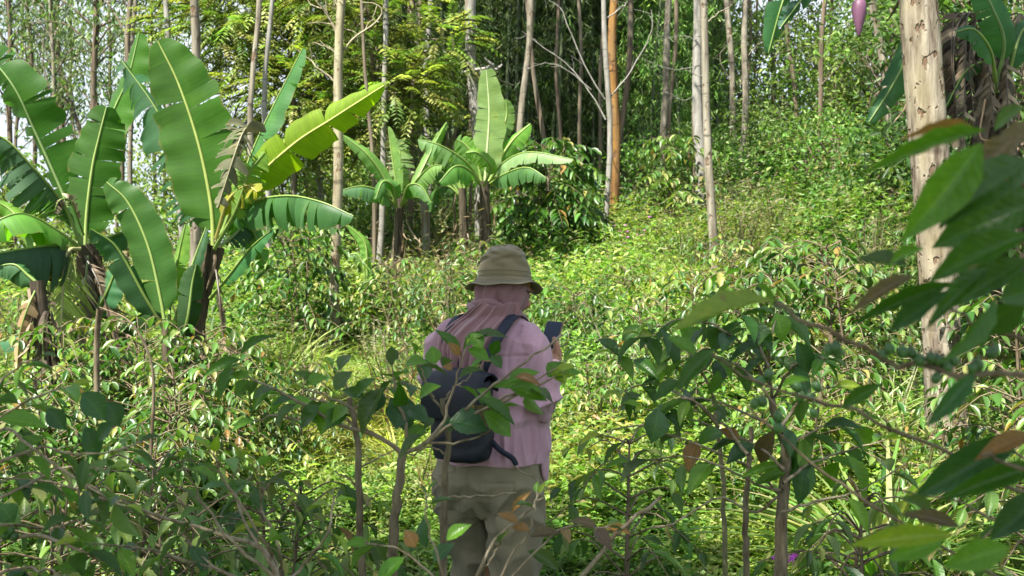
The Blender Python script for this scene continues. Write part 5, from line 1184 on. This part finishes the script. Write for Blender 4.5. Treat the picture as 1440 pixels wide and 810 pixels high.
def build_phone():
    hw,hl,ht,r=.036,.074,.004,.010
    def outline(hw,hl,r,c):
        pts=[]
        for sx,sy,a0 in ((1,1,0),(-1,1,90),(-1,-1,180),(1,-1,270)):
            for a in np.linspace(a0,a0+90,6): pts.append((sx*(hw-r)+r*math.cos(math.radians(a)),sy*(hl-r)+r*math.sin(math.radians(a)),c))
        return pts
    rings=[outline(hw-.0015,hl-.0015,r-.001,-ht),outline(hw,hl,r,-ht+.0015),outline(hw,hl,r,ht-.0015),outline(hw-.0015,hl-.0015,r-.001,ht)]
    V=np.array([[ph(*p) for p in ring] for ring in rings]); n=24; mb=MB()
    i=np.arange(3)[:,None]*n; j=np.arange(n)[None,:]; k=(j+1)%n; q=np.stack([i+j,i+k,i+n+k,i+n+j],-1).reshape(-1,4)
    t=[(96,(x+1)%n,x) for x in range(n)]+[(97,72+x,72+(x+1)%n) for x in range(n)]
    mb.add(np.vstack([V.reshape(-1,3),ph(0,0,-ht),ph(0,0,ht)]),q,t)
    o=mb.build('case',plain_mat('phone_case',(.16,.10,.07),.35),None,False); o.parent=phone; o.location=(0,0,0)
    ms=MB(); pts=outline(hw-.003,hl-.003,r-.003,ht+.0006); ms.add([ph(*p) for p in pts]+[ph(0,0,ht+.0006)],t=[(24,x,(x+1)%24) for x in range(24)])
    o=ms.build('screen',plain_mat('dark_glass',(.05,.065,.095),.15,.6,0,.0),None,False); o.parent=phone; o.location=(0,0,0)
build_phone()
# ------------------------------------------------------------------ foreground coffee shrubs
LC = dict(d=(.034,.098,.009), b=(.030,.085,.024), g=(.075,.180,.012), y=(.17,.25,.02), o=(.19,.105,.03), k=(.045,.088,.018), p=(.095,.075,.035))
class Near:
    def __init__(s, name, label, px, Y, group=None, base=None):
        b = at(px,405,Y) if base is None else base
        s.r = thing(name, label, 'shrub', (b[0],b[1],float(ground(b[0],b[1]))), 0, group); s.Y=Y
        s.st=MB(); s.br=MB(); s.lf=MB(); s.be=MB(); s.tw=0
    def stem(s, pts, r0, r1, dy=0, n=16):
        P = smooth_path([at(p[0],p[1],s.Y+dy+(p[2] if len(p)>2 else 0)) for p in pts],n); P[1:-1] += rng.normal(0,.0025,(n-2,3))
        tube(s.st,P,np.linspace(r0,r1,n)*(1+.10*np.abs(np.sin(np.arange(n)*1.7))),9,jitter=.05); return P
    def branch(s, pts, r0=.007, r1=.0025, leaves=0, L=.12, n=14, dy=0, cols='dgb', tpl=LEAF_HI, start=.35, droop=.35, tip=True, lump=True):
        P = smooth_path([at(p[0],p[1],s.Y+dy+(p[2] if len(p)>2 else 0)) for p in pts],n); P[1:-1]+=rng.normal(0,.002,(n-2,3)); r0*=.68; r1*=.75
        tube(s.br,P,np.linspace(r0,r1,n)*(1+.14*(np.arange(n)%3==0)*lump),7,jitter=.04)
        s.leaves_on(P,leaves,L,cols,tpl,start,droop,tip); return P
    def leaves_on(s, P, k, L, cols, tpl=LEAF_HI, start=.35, droop=.35, tip=True):
        n=len(P)
        for m in range(k):
            tt=start+(1-start)*(m+.7)/k; f=min(tt,.999)*(n-1); i=int(f); p=P[i]+(P[i+1]-P[i])*(f-i); T=nrm(P[i+1]-P[i]); S=nrm(np.cross(T,[0,0,1])+1e-6)
            for sg in (1,-1):
                if rng.random()<.42: continue
                s.leaf3(p, S*sg*.8+T*.45+np.array([0,0,-droop*rng.uniform(0,1.8)])+rng.normal(0,.2,3), np.array([0,-.15,1])+S*sg*.3+rng.normal(0,.3,3), L*rng.uniform(.7,1.15), rng.choice(list(cols)), tpl)
        if tip and k:
            T=nrm(P[-1]-P[-3]); S=nrm(np.cross(T,[0,0,1])+1e-6)
            for sg in (1,-1): s.leaf3(P[-1], T+S*sg*.4+rng.normal(0,.15,3)+[0,0,.15], np.array([0,-.2,1])+rng.normal(0,.3,3), L*rng.uniform(.45,.7), rng.choice(list('yygk')), tpl)
    def leaf3(s, p, d, nn, L, c, tpl=LEAF_HI, wf=.40):
        col = np.array(LC[c])*math.exp(.12*rng.standard_normal())*np.exp(.06*rng.standard_normal(3))
        d = nrm(d); inst(s.lf, tpl, [np.array(p)+d*.008], [d], [nn], [L], [L*wf*rng.uniform(.88,1.1)], [col])
        tube(s.br,[np.array(p)-d*.003,np.array(p)+d*.012],.0012,4)
    def leaf(s, bx,by,tx,ty,w,c, dy=0.0, dt=0.0, n=None, tpl=LEAF_HI):
        a = at(bx,by,s.Y+dy); b = at(tx,ty,s.Y+dy+dt); L=np.linalg.norm(b-a)*1.06
        col = np.array(LC[c])*math.exp(.10*rng.standard_normal())
        nn = np.array([rng.normal(0,.25),-.75,.75]) if n is None else np.array(n,float)
        inst(s.lf, tpl, [a],[b-a+[0,0,.06*L]],[nn],[L],[w/F*(s.Y+dy)*1.08],[col])
        s.tw += 1
    def berries(s, pts, r, dy=0):
        groups=[]
        for p in pts:
            for g in groups:
                if any(math.hypot(p[0]-q[0],p[1]-q[1])<26 for q in g): g.append(p); break
            else: groups.append([p])
        for g in groups:
            s.be=MB(); s.cluster(g,r,dy); s.be.build('berry_cluster',MBERRY,s.r)
    def cluster(s, pts, r, dy=0):
        for (x,y) in pts:
            p=at(x,y,s.Y+dy)+rng.normal(0,.003,3); R=np.array(Matrix.Rotation(random.uniform(-.6,.6),3,'Y')); k=s.be.n
            u=r/F*(s.Y+dy)*rng.uniform(.9,1.1); ball(s.be,p,(u*.95,u*.95,u*1.15),R,14); s.be.c[-1][:]=np.array([.035,.10,.02])*rng.uniform(.8,1.2)
            tube(s.br,[p+[0,0,u],p+[0,0,u*1.7]],.0012,4)
    def done(s):
        if s.st.n: s.st.build('stem',M['stem'],s.r)
        if s.br.n: s.br.build('branches',M['twig' if s.Y<1 else 'twig_pale'],s.r)
        if s.lf.n: s.lf.build('foliage',M['coffee'],s.r)
MBERRY = leaf_mat('coffee_berry',.35,.02)

# A: the three stems before the person
A = Near('coffee_shrub','coffee shrub with a forked mossy stem and big dark leaves in front of the backpack',556,2.25)
A.stem([(540,1010),(546,870),(553,760),(560,690),(567,636)],.0125,.009)
A.branch([(566,638),(530,612),(490,600),(440,577),(395,551),(350,530)],.0085,.003,4,.082,cols='gdk',start=.45)
A.branch([(567,636),(592,628),(632,600),(682,575),(742,548),(776,532)],.0085,.003,3,.082,cols='gdk',start=.5)
A.branch([(568,634),(572,600),(560,565),(552,520)],.007,.003,2,.085,cols='bdg',start=.4)
A.branch([(600,622),(624,590),(637,540),(655,490)],.006,.002,2,.07,cols='gk',start=.55,dy=-.05)
A.branch([(520,610),(500,580),(470,560),(430,548)],.006,.0025,3,.085,cols='dgb',start=.3)
A.branch([(632,600),(672,560),(735,512),(790,470)],.0055,.003,0)
A.branch([(640,604),(690,570),(745,540),(790,512)],.005,.002,1,.07,cols='y',start=.8)
A.branch([(600,623),(640,622),(676,612),(695,600)],.005,.002,0)
A.branch([(610,560),(598,535),(592,520),(585,500)],.005,.002,1,.06,cols='k')
A.branch([(440,577),(420,590),(390,585),(352,592)],.005,.002,2,.082,cols='dk')
for a in [(548,560,583,606,44,'b'),(560,566,560,600,36,'b'),(540,545,498,610,34,'k'),(537,548,522,580,28,'b'),(606,505,590,535,30,'b'),(612,512,606,486,22,'g'),(622,515,640,500,18,'k'),(570,512,598,506,22,'g'),(560,505,545,492,16,'k'),
 (648,500,614,459,16,'d'),(652,492,680,464,20,'d'),(658,492,690,504,22,'g'),(664,478,708,466,20,'k'),(678,490,662,466,20,'g'),(690,500,706,516,18,'d'),(702,478,690,502,16,'d'),(646,500,632,482,14,'o'),(636,520,622,512,12,'o'),(690,508,672,502,12,'o'),
 (632,592,686,600,44,'b'),(668,570,700,606,26,'p'),(672,560,726,592,20,'d'),(680,580,722,612,34,'g'),(690,560,672,545,16,'g'),(712,540,760,518,20,'g'),(716,545,770,560,26,'g'),(724,530,760,538,14,'o'),(738,545,696,540,18,'g'),(770,530,792,508,24,'g'),(774,530,818,520,22,'g'),(780,526,806,512,14,'y'),
 (610,588,596,600,18,'k'),(622,592,640,604,20,'b'),(640,590,660,600,16,'k'),(600,600,570,620,22,'g'),(592,610,560,640,16,'k'),(470,565,445,610,34,'g'),(450,572,418,600,30,'d'),(482,575,462,600,26,'d'),(505,575,536,556,26,'d'),(512,560,480,545,18,'d'),
 (385,540,350,575,22,'g'),(350,534,330,556,18,'g'),(352,530,320,528,16,'g'),(335,510,302,560,20,'d'),(338,500,378,466,16,'d'),(340,505,284,526,16,'d'),(430,540,460,528,20,'g'),(445,545,420,520,18,'k'),(470,548,492,520,24,'k'),(500,560,520,530,22,'d'),(590,560,612,540,22,'g'),(575,575,600,590,24,'b')]:
    A.leaf(*a, dy=rng.uniform(-.06,.06), dt=rng.uniform(-.05,.02))
A.done()
A2 = Near('coffee_shrub','thin coffee stem with a leafy top, just left of the forked mossy one',508,2.5)
A2.stem([(510,960),(508,800),(506,700),(503,640),(500,600),(492,560)],.0095,.006)
A2.branch([(503,660),(530,645),(560,632)],.004,.002,0); A2.branch([(505,690),(488,672),(468,664)],.004,.002,0); A2.branch([(506,720),(524,700),(545,692)],.0035,.0015,0)
A2.branch([(498,600),(470,572),(436,560),(400,556)],.006,.002,4,.09,cols='dgb'); A2.branch([(496,580),(520,556),(548,545)],.005,.002,3,.085,cols='dbg'); A2.branch([(494,566),(486,540),(470,520)],.005,.002,2,.08,cols='gk')
A2.done()
A3 = Near('coffee_shrub','slim bare coffee stem with a snapped pale twig standing against the corduroy trousers',626,2.35)
A3.stem([(624,960),(624,800),(626,720),(627,660),(630,610),(622,560)],.0092,.006)
A3.branch([(628,700),(655,698),(690,697),(726,693)],.0042,.003,0); A3.branch([(626,690),(612,676),(600,664)],.004,.002,0); A3.branch([(629,668),(640,660),(648,656)],.003,.002,0)
A3.branch([(628,640),(605,628),(580,640),(560,632)],.004,.002,0); A3.branch([(628,610),(660,585),(700,575)],.004,.0018,2,.08,cols='yo'); A3.branch([(622,575),(600,552),(570,540)],.0045,.002,3,.085,cols='dgb'); A3.branch([(622,565),(640,545),(660,530)],.004,.002,2,.09,cols='gk')
A3.branch([(720,655),(750,672),(775,690)],.003,.0016,0)
A3.done()
# twiggy sprigs at the foot of the frame
W = Near('coffee_shrub','low twiggy coffee shrub with bronze young leaves at the bottom edge below the trousers',650,1.85)
W.stem([(640,1060),(642,950),(645,860)],.010,.008)
W.branch([(645,870),(690,770),(730,730),(765,700)],.006,.002,0); W.branch([(645,880),(620,800),(605,745),(600,700)],.004,.0018,1,.05,cols='gk',start=.6)
W.branch([(650,900),(710,800),(745,740),(755,700)],.004,.0016,1,.06,cols='pok',start=.55); W.branch([(660,900),(780,850),(860,760),(930,698)],.008,.004,0)
W.branch([(650,890),(730,800),(790,745),(850,742)],.004,.0016,2,.07,cols='pko',start=.5); W.branch([(646,860),(610,810),(560,770),(520,765)],.004,.0018,2,.08,cols='bg'); W.branch([(648,870),(668,810),(690,790),(700,770)],.004,.0018,1,.07,cols='pk',start=.4)
for a in [(610,790,636,762,22,'b'),(600,770,590,730,22,'b'),(628,760,660,735,20,'g'),(720,720,745,690,10,'o'),(745,745,720,740,14,'o'),(745,755,790,745,16,'p'),(728,735,700,720,14,'o'),(745,775,790,800,20,'p'),(520,760,545,790,24,'k'),(584,770,570,745,20,'o'),(742,775,790,800,20,'k'),(850,742,890,748,14,'o'),(840,740,800,730,14,'p')]:
    W.leaf(*a, dy=rng.uniform(-.05,.05))
W.done()

# B: right hand coffee shrub
Bs = Near('coffee_shrub','sparse coffee shrub with bare level branches and hanging dark leaves right of the person',1098,2.6)
Bs.stem([(1096,960),(1097,850),(1098,760),(1101,700),(1104,650),(1098,600),(1085,560)],.0185,.009)
Bs.stem([(1050,950),(1050,800),(1049,740),(1052,660),(1056,600)],.010,.006,dy=.25); Bs.stem([(1016,900),(1019,760),(1017,690),(1010,610),(1004,560)],.008,.005,dy=.35)
for pts,k,cl in [([(1100,690),(1060,680),(1010,655),(960,642),(890,650)],2,'gk'),([(1100,695),(1060,720),(1010,700),(950,735),(905,745)],0,'k'),([(1101,680),(1140,650),(1185,635),(1240,620)],3,'dgb'),([(1099,720),(1150,705),(1210,690),(1270,655)],2,'gk'),
    ([(1102,660),(1075,635),(1030,610),(970,590),(905,575)],5,'dbg'),([(1102,650),(1120,620),(1160,600),(1210,590)],4,'dgb'),([(1100,610),(1060,585),(1010,565),(960,560),(930,570)],5,'dgb'),([(1098,600),(1130,560),(1170,545)],4,'dbg'),([(1090,570),(1060,530),(1020,505),(980,500),(950,515)],6,'dgb'),([(1088,560),(1110,520),(1140,500),(1160,505)],5,'dgb'),
    ([(1085,560),(1080,510),(1085,470),(1095,440)],5,'bdg'),([(1083,540),(1050,490),(1010,460),(960,450),(920,460)],6,'dgb'),([(1082,520),(1060,470),(1040,440),(1010,425)],5,'dbg'),([(1100,700),(1060,660),(980,625),(900,600),(850,610)],2,'gk'),([(1052,640),(1020,600),(950,540),(900,510),(860,495)],5,'dgb'),([(1010,600),(970,560),(920,540),(870,550)],4,'dgb'),([(1004,560),(985,520),(950,480),(900,470)],5,'dbg')]:
    Bs.branch([(x,y,rng.uniform(-.12,.12)) for x,y in pts],.0062,.002,k,.105,cols=cl,start=.32,droop=.55)
for a in [(1092,610,1132,672,34,'b'),(1090,605,1062,660,26,'p'),(1098,600,1118,640,30,'b'),(1060,625,1022,648,24,'b'),(1130,640,1128,712,30,'b'),(980,620,966,660,24,'o'),(925,575,920,624,34,'b'),(900,555,868,575,24,'k'),(895,560,878,595,22,'d'),(955,535,920,560,20,'d'),(940,510,905,545,24,'k'),(1120,480,1142,530,26,'b'),(1090,440,1105,480,30,'g'),(1190,640,1228,708,30,'g'),(1180,650,1160,690,26,'g'),(1200,600,1232,640,30,'g'),(1000,490,975,530,22,'b'),(1050,470,1075,505,24,'b'),(985,460,960,490,20,'g'),(1115,630,1100,690,28,'d'),(1105,665,1060,680,16,'g'),(1100,655,1045,668,14,'g'),(1040,620,1012,600,18,'o'),(875,480,905,455,20,'d'),(870,500,840,470,18,'d')]:
    Bs.leaf(*a, dy=rng.uniform(-.12,.08), dt=rng.uniform(-.05,.05))
Bs.done()
for px,Y,H,R,lb,w in [(880,4.2,.85,.45,'loose coffee shrub reaching towards the phone from the right',G_MIX),(1185,3.7,.8,.45,'coffee shrub between the sparse one and the thick trunk, green tips catching sun',G_BRIGHT),(1215,3.4,.7,.45,'low coffee shrub just left of the thick pitted trunk',G_MIX),(1480,3.0,1.05,.5,'coffee shrub at the lower right edge under the blurred leaves',G_BRIGHT),(960,3.2,.42,.4,'low dark coffee seedling in the shade right of the trousers',G_DARK),(830,3.3,.5,.4,'low coffee seedling close beside the right trouser leg',G_DARK)]:
    x=at(px,405,Y)[0]; r=shrub_proto('coffee_shrub','shrub',lb,None,H,R,8,.125,LEAF_HI,w,M['coffee'],stems=1,sides=5,spacing=.08,bare=.35,rad=.010); r.location=(x,Y,float(ground(x,Y))-.03)

# C: close, out-of-focus branches at the right
C = Near('coffee_shrub','blurred dark coffee shrub with green berries leaning in at the right edge, closest of all',1780,.92)
C.stem([(1780,2600),(1760,1600),(1720,900),(1690,500),(1640,200)],.014,.008)
r1=[(1690,560),(1560,548),(1440,530),(1330,520),(1240,500),(1150,458),(1090,426)]
C.branch(r1,.0052,.0026,0,n=22); C.branch([(1730,860),(1600,770),(1440,694),(1340,640),(1200,580),(1080,545),(1000,498)],.0052,.0018,0,n=22,dy=.25)
C.branch([(1740,1000),(1560,900),(1380,800),(1200,692),(1110,625),(1050,570)],.0045,.0016,0,n=22,dy=.35)
C.branch([(1680,520),(1560,500),(1440,482),(1360,448),(1330,430)],.004,.002,0,dy=.05); C.branch([(1660,330),(1540,300),(1440,262),(1380,235)],.004,.002,0); C.branch([(1670,420),(1560,380),(1460,350),(1370,330)],.004,.002,0)
C.branch([(1720,800),(1600,740),(1440,660),(1380,640)],.004,.002,0,dy=.05); C.branch([(1730,900),(1560,780),(1440,745),(1330,700),(1250,688)],.003,.0015,0,dy=.3)
for a in [(1090,424,944,448,40,'y',0,-.02,(.1,-.55,.9)),(1370,180,1278,186,15,'o'),(1386,184,1229,234,24,'g'),(1432,188,1332,292,42,'p'),(1380,202,1286,338,58,'g'),(1450,225,1335,305,56,'d'),(1455,285,1318,345,62,'d'),(1450,330,1300,392,46,'d'),(1375,302,1264,306,16,'g'),(1278,374,1205,358,26,'k'),(1284,388,1200,434,22,'p'),(1345,398,1203,452,22,'d'),(1335,408,1240,474,28,'b'),(1390,378,1310,450,26,'d'),(1448,365,1335,428,42,'d'),(1400,415,1345,520,30,'d'),(1370,525,1312,600,26,'b'),(1440,420,1370,480,50,'d'),(1470,180,1392,205,36,'p'),(1440,150,1390,182,26,'k'),(1460,250,1400,330,60,'d'),(1420,300,1350,300,40,'d'),(1300,350,1240,370,20,'g'),(1480,400,1400,420,50,'d'),
          (1445,606,1283,712,46,'b',.1),(1450,612,1380,640,26,'o',.08),(1460,655,1340,702,30,'d',.1),(1480,690,1390,760,40,'b',.1),(1340,752,1200,768,30,'y',-.15),(1350,742,1270,720,22,'p',.05),(1420,770,1330,800,40,'g',-.1),(1330,760,1250,790,26,'g',-.1),(1310,720,1280,700,20,'k',.1),(1240,540,1180,575,20,'d',.2),(1005,492,950,545,26,'d',.3),(1100,545,1130,530,14,'g',.2),(980,500,940,470,20,'g',.3),(1010,520,1000,560,20,'d',.3),(1062,400,1100,430,14,'g',.05)]:
    n=a[8] if len(a)>8 else (rng.normal(0,.3),-.85,.5)
    C.leaf(*a[:6], dy=(a[6] if len(a)>6 else rng.uniform(-.1,.08)), dt=(a[7] if len(a)>7 else rng.uniform(-.04,.04)), n=n, tpl=LEAF_NEAR)
C.berries([(1176,484),(1166,496),(1182,492),(1243,501),(1256,496),(1270,500),(1283,494),(1290,506),(1304,508),(1316,500),(1326,512),(1332,522),(1346,512),(1310,534),(1372,508),(1390,500),(1362,516)],8.2)
C.berries([(1066,532),(1080,530),(1057,570),(1064,566),(1118,545),(1128,552),(1148,546),(1138,560),(1142,575),(1100,587),(1090,603)],7.2,.27)
C.done()

# D: lower left shrubs, branches sweeping across
Dd = Near('coffee_shrub','dark coffee shrub with pale sweeping branches filling the lower left corner',395,1.8)
Dd.stem([(400,1200),(398,1000),(395,860),(390,800)],.012,.009)
for pts,k,cl,r in [([(395,830),(370,773),(307,751),(207,721),(159,702),(80,682),(0,672)],5,'dbg',.0065),([(392,820),(340,775),(300,728),(275,690),(255,650)],4,'dgk',.005),([(392,815),(385,784),(370,758),(318,680),(300,640)],3,'gdg',.005),([(395,800),(390,765),(372,720),(360,660)],2,'yk',.0045),([(398,830),(430,790),(460,750),(470,700)],3,'dgy',.0045),([(398,850),(330,815),(270,770),(262,745)],3,'dgb',.004),([(392,840),(300,800),(200,770),(120,765)],5,'dbg',.005),([(395,825),(350,740),(330,690),(335,650)],3,'dgb',.004)]:
    Dd.branch([(x,y,rng.uniform(-.15,.1)) for x,y in pts],r,.0018,k,.072,cols=cl,start=.3,droop=.45)
Dd.done()
D2 = Near('coffee_shrub','dark coffee shrub reaching in from the left edge with blue green leaves',-70,1.75)
D2.stem([(-60,1150),(-64,900),(-70,760),(-80,640)],.014,.009)
for pts,k,cl,r in [([(-70,720),(0,650),(60,630),(118,640),(190,625)],4,'dbg',.005),([(-70,700),(0,606),(40,625),(118,682),(170,710)],4,'dbg',.005),([(-65,780),(41,754),(100,769),(148,791)],4,'dgb',.006),([(-70,760),(0,740),(70,742),(120,730)],4,'dgb',.005),([(-70,690),(-10,600),(50,560),(95,545)],4,'bdg',.005),([(-60,830),(30,800),(90,810)],4,'dbg',.005),([(-70,740),(20,690),(90,660),(150,662)],4,'dgb',.0045),([(-75,650),(-20,560),(20,520),(50,505)],4,'gdk',.004)]:
    D2.branch([(x,y,rng.uniform(-.12,.15)) for x,y in pts],r,.0018,k,.078,cols=cl,start=.25,droop=.45)
for a in [(116,552,148,590,34,'b'),(150,565,170,600,28,'b'),(120,600,138,648,28,'b'),(160,596,132,620,24,'b'),(0,590,64,596,26,'g'),(66,575,92,605,26,'b'),(0,710,20,735,30,'b'),(20,640,60,610,24,'g')]: D2.leaf(*a, dy=rng.uniform(-.1,.1))
D2.berries([(8,742),(14,748),(5,752),(18,755),(10,758)],6)
D2.done()
for px,Y,H,R,lb,w in [(270,3.0,.85,.5,'leafy coffee shrub just behind the pale sweeping branches',G_MIX),(150,3.2,.95,.5,'coffee shrub with wide ribbed leaves below the second banana plant',G_MIX),(30,3.0,.95,.5,'coffee shrub below the stem hung with dry leaves',G_BRIGHT),(400,3.6,.8,.5,'coffee shrub with bare grey twigs left of the forked mossy stem',G_MIX),(90,2.2,.5,.4,'low dark coffee shrub at the bottom left',G_DARK),(345,2.6,.62,.4,'dark coffee shrub with drooping leaves beside the pale sweeping branches',G_DARK)]:
    x=at(px,405,Y)[0]; r=shrub_proto('coffee_shrub','shrub',lb,None,H,R,8,.12,LEAF_HI,w,M['coffee'],stems=2,sides=5,spacing=.08,bare=.4,rad=.008); r.location=(x,Y,float(ground(x,Y))-.03)
# bare arching stick by the second banana plant
k = thing('dead_stick','pale bare stick bent over in front of the second banana plant','stick',at(215,640,4.2)); mb=MB()
tube(mb,smooth_path([at(212,640,4.2),at(216,540,4.2),at(206,490,4.2),at(180,450,4.25),at(140,432,4.3)],20),np.linspace(.008,.003,20),6); tube(mb,smooth_path([at(136,560,4.4),at(136,480,4.4),at(140,434,4.35)],12),.013,7); mb.build('twig',M['twig'],k)

# ------------------------------------------------------------------ the tall trees behind the photographer that shade the foreground
def shade_tree(label, x, y, zc, rad, ncl, nl):
    zb=float(ground(x,y)); r=thing('shade_tree',label,'tree',(x,y,zb)); mt=MB(); mc=MB(); c0=np.array([x,y,zc])
    st=smooth_path([(x-1.0,y-1.2,zb-.1),(x-.6,y-.7,zc*.5),(x,y,zc)],12); tube(mt,st,np.linspace(.18,.06,12),10)
    cen=c0+rdir(ncl)*np.array(rad)*rng.uniform(.2,1,(ncl,1))**.5
    for c in cen: tube(mt,smooth_path([st[9],(st[10]+c)/2+[0,0,.3],c],6),np.linspace(.04,.01,6),5)
    leaf_cloud(mc,cen,nl,.42,.17,.075,GT,None,.3,KITE)
    mt.build('trunk',M['bark_brown'],r); mc.build('crown',M['tree_leaf'],r)
# ------------------------------------------------------------------ light, sky, camera
SUN_EL, SUN_AZ = math.radians(56), math.radians(218)   # azimuth clockwise from +Y: behind and left of the lens
sd = np.array([math.sin(SUN_AZ)*math.cos(SUN_EL), math.cos(SUN_AZ)*math.cos(SUN_EL), math.sin(SUN_EL)])
def shade_at(px, Y, zt, zc):                           # where a crown at height zc must stand to shade the point
    p = at(px,405,Y); p[2]=zt; return p+sd*(zc-zt)/sd[2]
for (px,Y,zt,zc,rad,ncl,nl,lb) in [(690,3.5,1.0,7.5,(1.15,1.1,.6),36,120,'tall shade tree above the path behind the photographer'),(200,1.65,.35,7.0,(.9,.65,.5),20,46,'tall shade tree to the left behind the photographer'),(1300,1.1,1.3,6.5,(1.2,1.1,.7),30,70,'shade tree close behind the photographer'),(960,3.5,.1,8.0,(.9,.6,.5),14,50,'slender shade tree behind the photographer')]:
    c = shade_at(px,Y,zt,zc); shade_tree(lb, c[0], c[1], zc, rad, ncl, nl)
sun = D.lights.new('sun','SUN'); sun.energy=5.0; sun.angle=math.radians(.55); sun.color=(1,.95,.86)
so = D.objects.new('sun',sun); COL.objects.link(so); so.rotation_euler = Vector(-sd).to_track_quat('-Z','Y').to_euler(); so.location=(0,0,30)
w = D.worlds.new('World'); SC.world=w; w.use_nodes=True; nt=w.node_tree; nt.nodes.clear(); L=nt.links.new
sky = nt.nodes.new('ShaderNodeTexSky'); sky.sky_type='NISHITA'; sky.sun_disc=False; sky.sun_elevation=SUN_EL; sky.sun_rotation=SUN_AZ; sky.altitude=900; sky.dust_density=2.0
tc = nt.nodes.new('ShaderNodeTexCoord'); mp=nt.nodes.new('ShaderNodeMapping'); mp.inputs['Scale'].default_value=(1,1,2.4); L(tc.outputs['Generated'],mp.inputs[0])
nz = nt.nodes.new('ShaderNodeTexNoise'); nz.inputs['Scale'].default_value=1.7; nz.inputs['Detail'].default_value=7; L(mp.outputs[0],nz.inputs['Vector'])
f = mth(nt,'MULTIPLY', mth(nt,'SUBTRACT', nz.outputs['Fac'], .36), 3.6, True)
col = mixc(nt, mth(nt,'MULTIPLY',f,.85), sky.outputs[0], (7.4,8.0,9.0))
bg = nt.nodes.new('ShaderNodeBackground'); bg.inputs['Strength'].default_value=.05; L(col,bg.inputs['Color'])
wo = nt.nodes.new('ShaderNodeOutputWorld'); L(bg.outputs[0],wo.inputs[0])
cam = D.cameras.new('camera'); cam.sensor_width=36; cam.lens=36*F/1440; cam.clip_end=8000; cam.clip_start=.02
cam.dof.use_dof=True; cam.dof.focus_distance=3.7; cam.dof.aperture_fstop=7.1
co = D.objects.new('camera',cam); COL.objects.link(co); co.location=(0,0,CAMZ); co.rotation_euler=(PI/2,0,0); SC.camera=co
SC.render.engine='CYCLES'; SC.cycles.max_bounces=8; SC.cycles.diffuse_bounces=3; SC.cycles.glossy_bounces=2; SC.cycles.transmission_bounces=6; SC.cycles.transparent_max_bounces=4
SC.cycles.use_denoising=True; SC.cycles.caustics_reflective=False; SC.cycles.caustics_refractive=False; SC.cycles.sample_clamp_indirect=6
SC.view_settings.view_transform='Standard'; SC.view_settings.look='None'; SC.view_settings.gamma=1; SC.view_settings.exposure=1.92

# ------------------------------------------------------------------ the air
def build_haze():
    m,nt,out=newmat('air'); v=nd(nt,'ShaderNodeVolumePrincipled'); v.inputs['Density'].default_value=.0001; v.inputs['Color'].default_value=(.86,.90,.95,1); v.inputs['Anisotropy'].default_value=.3
    nt.links.new(v.outputs[0],out.inputs['Volume'])
    x,y0,y1,z0,z1=3700,-2200,3800,-260,560
    mb=MB(); mb.add([(-x,y0,z0),(x,y0,z0),(x,y1,z0),(-x,y1,z0),(-x,y0,z1),(x,y0,z1),(x,y1,z1),(-x,y1,z1)],[(3,2,1,0),(4,5,6,7),(0,1,5,4),(1,2,6,5),(2,3,7,6),(3,0,4,7)])
    tag(mb.build('haze',m,smooth=False),kind='stuff')
build_haze()
SC.cycles.volume_bounces=0
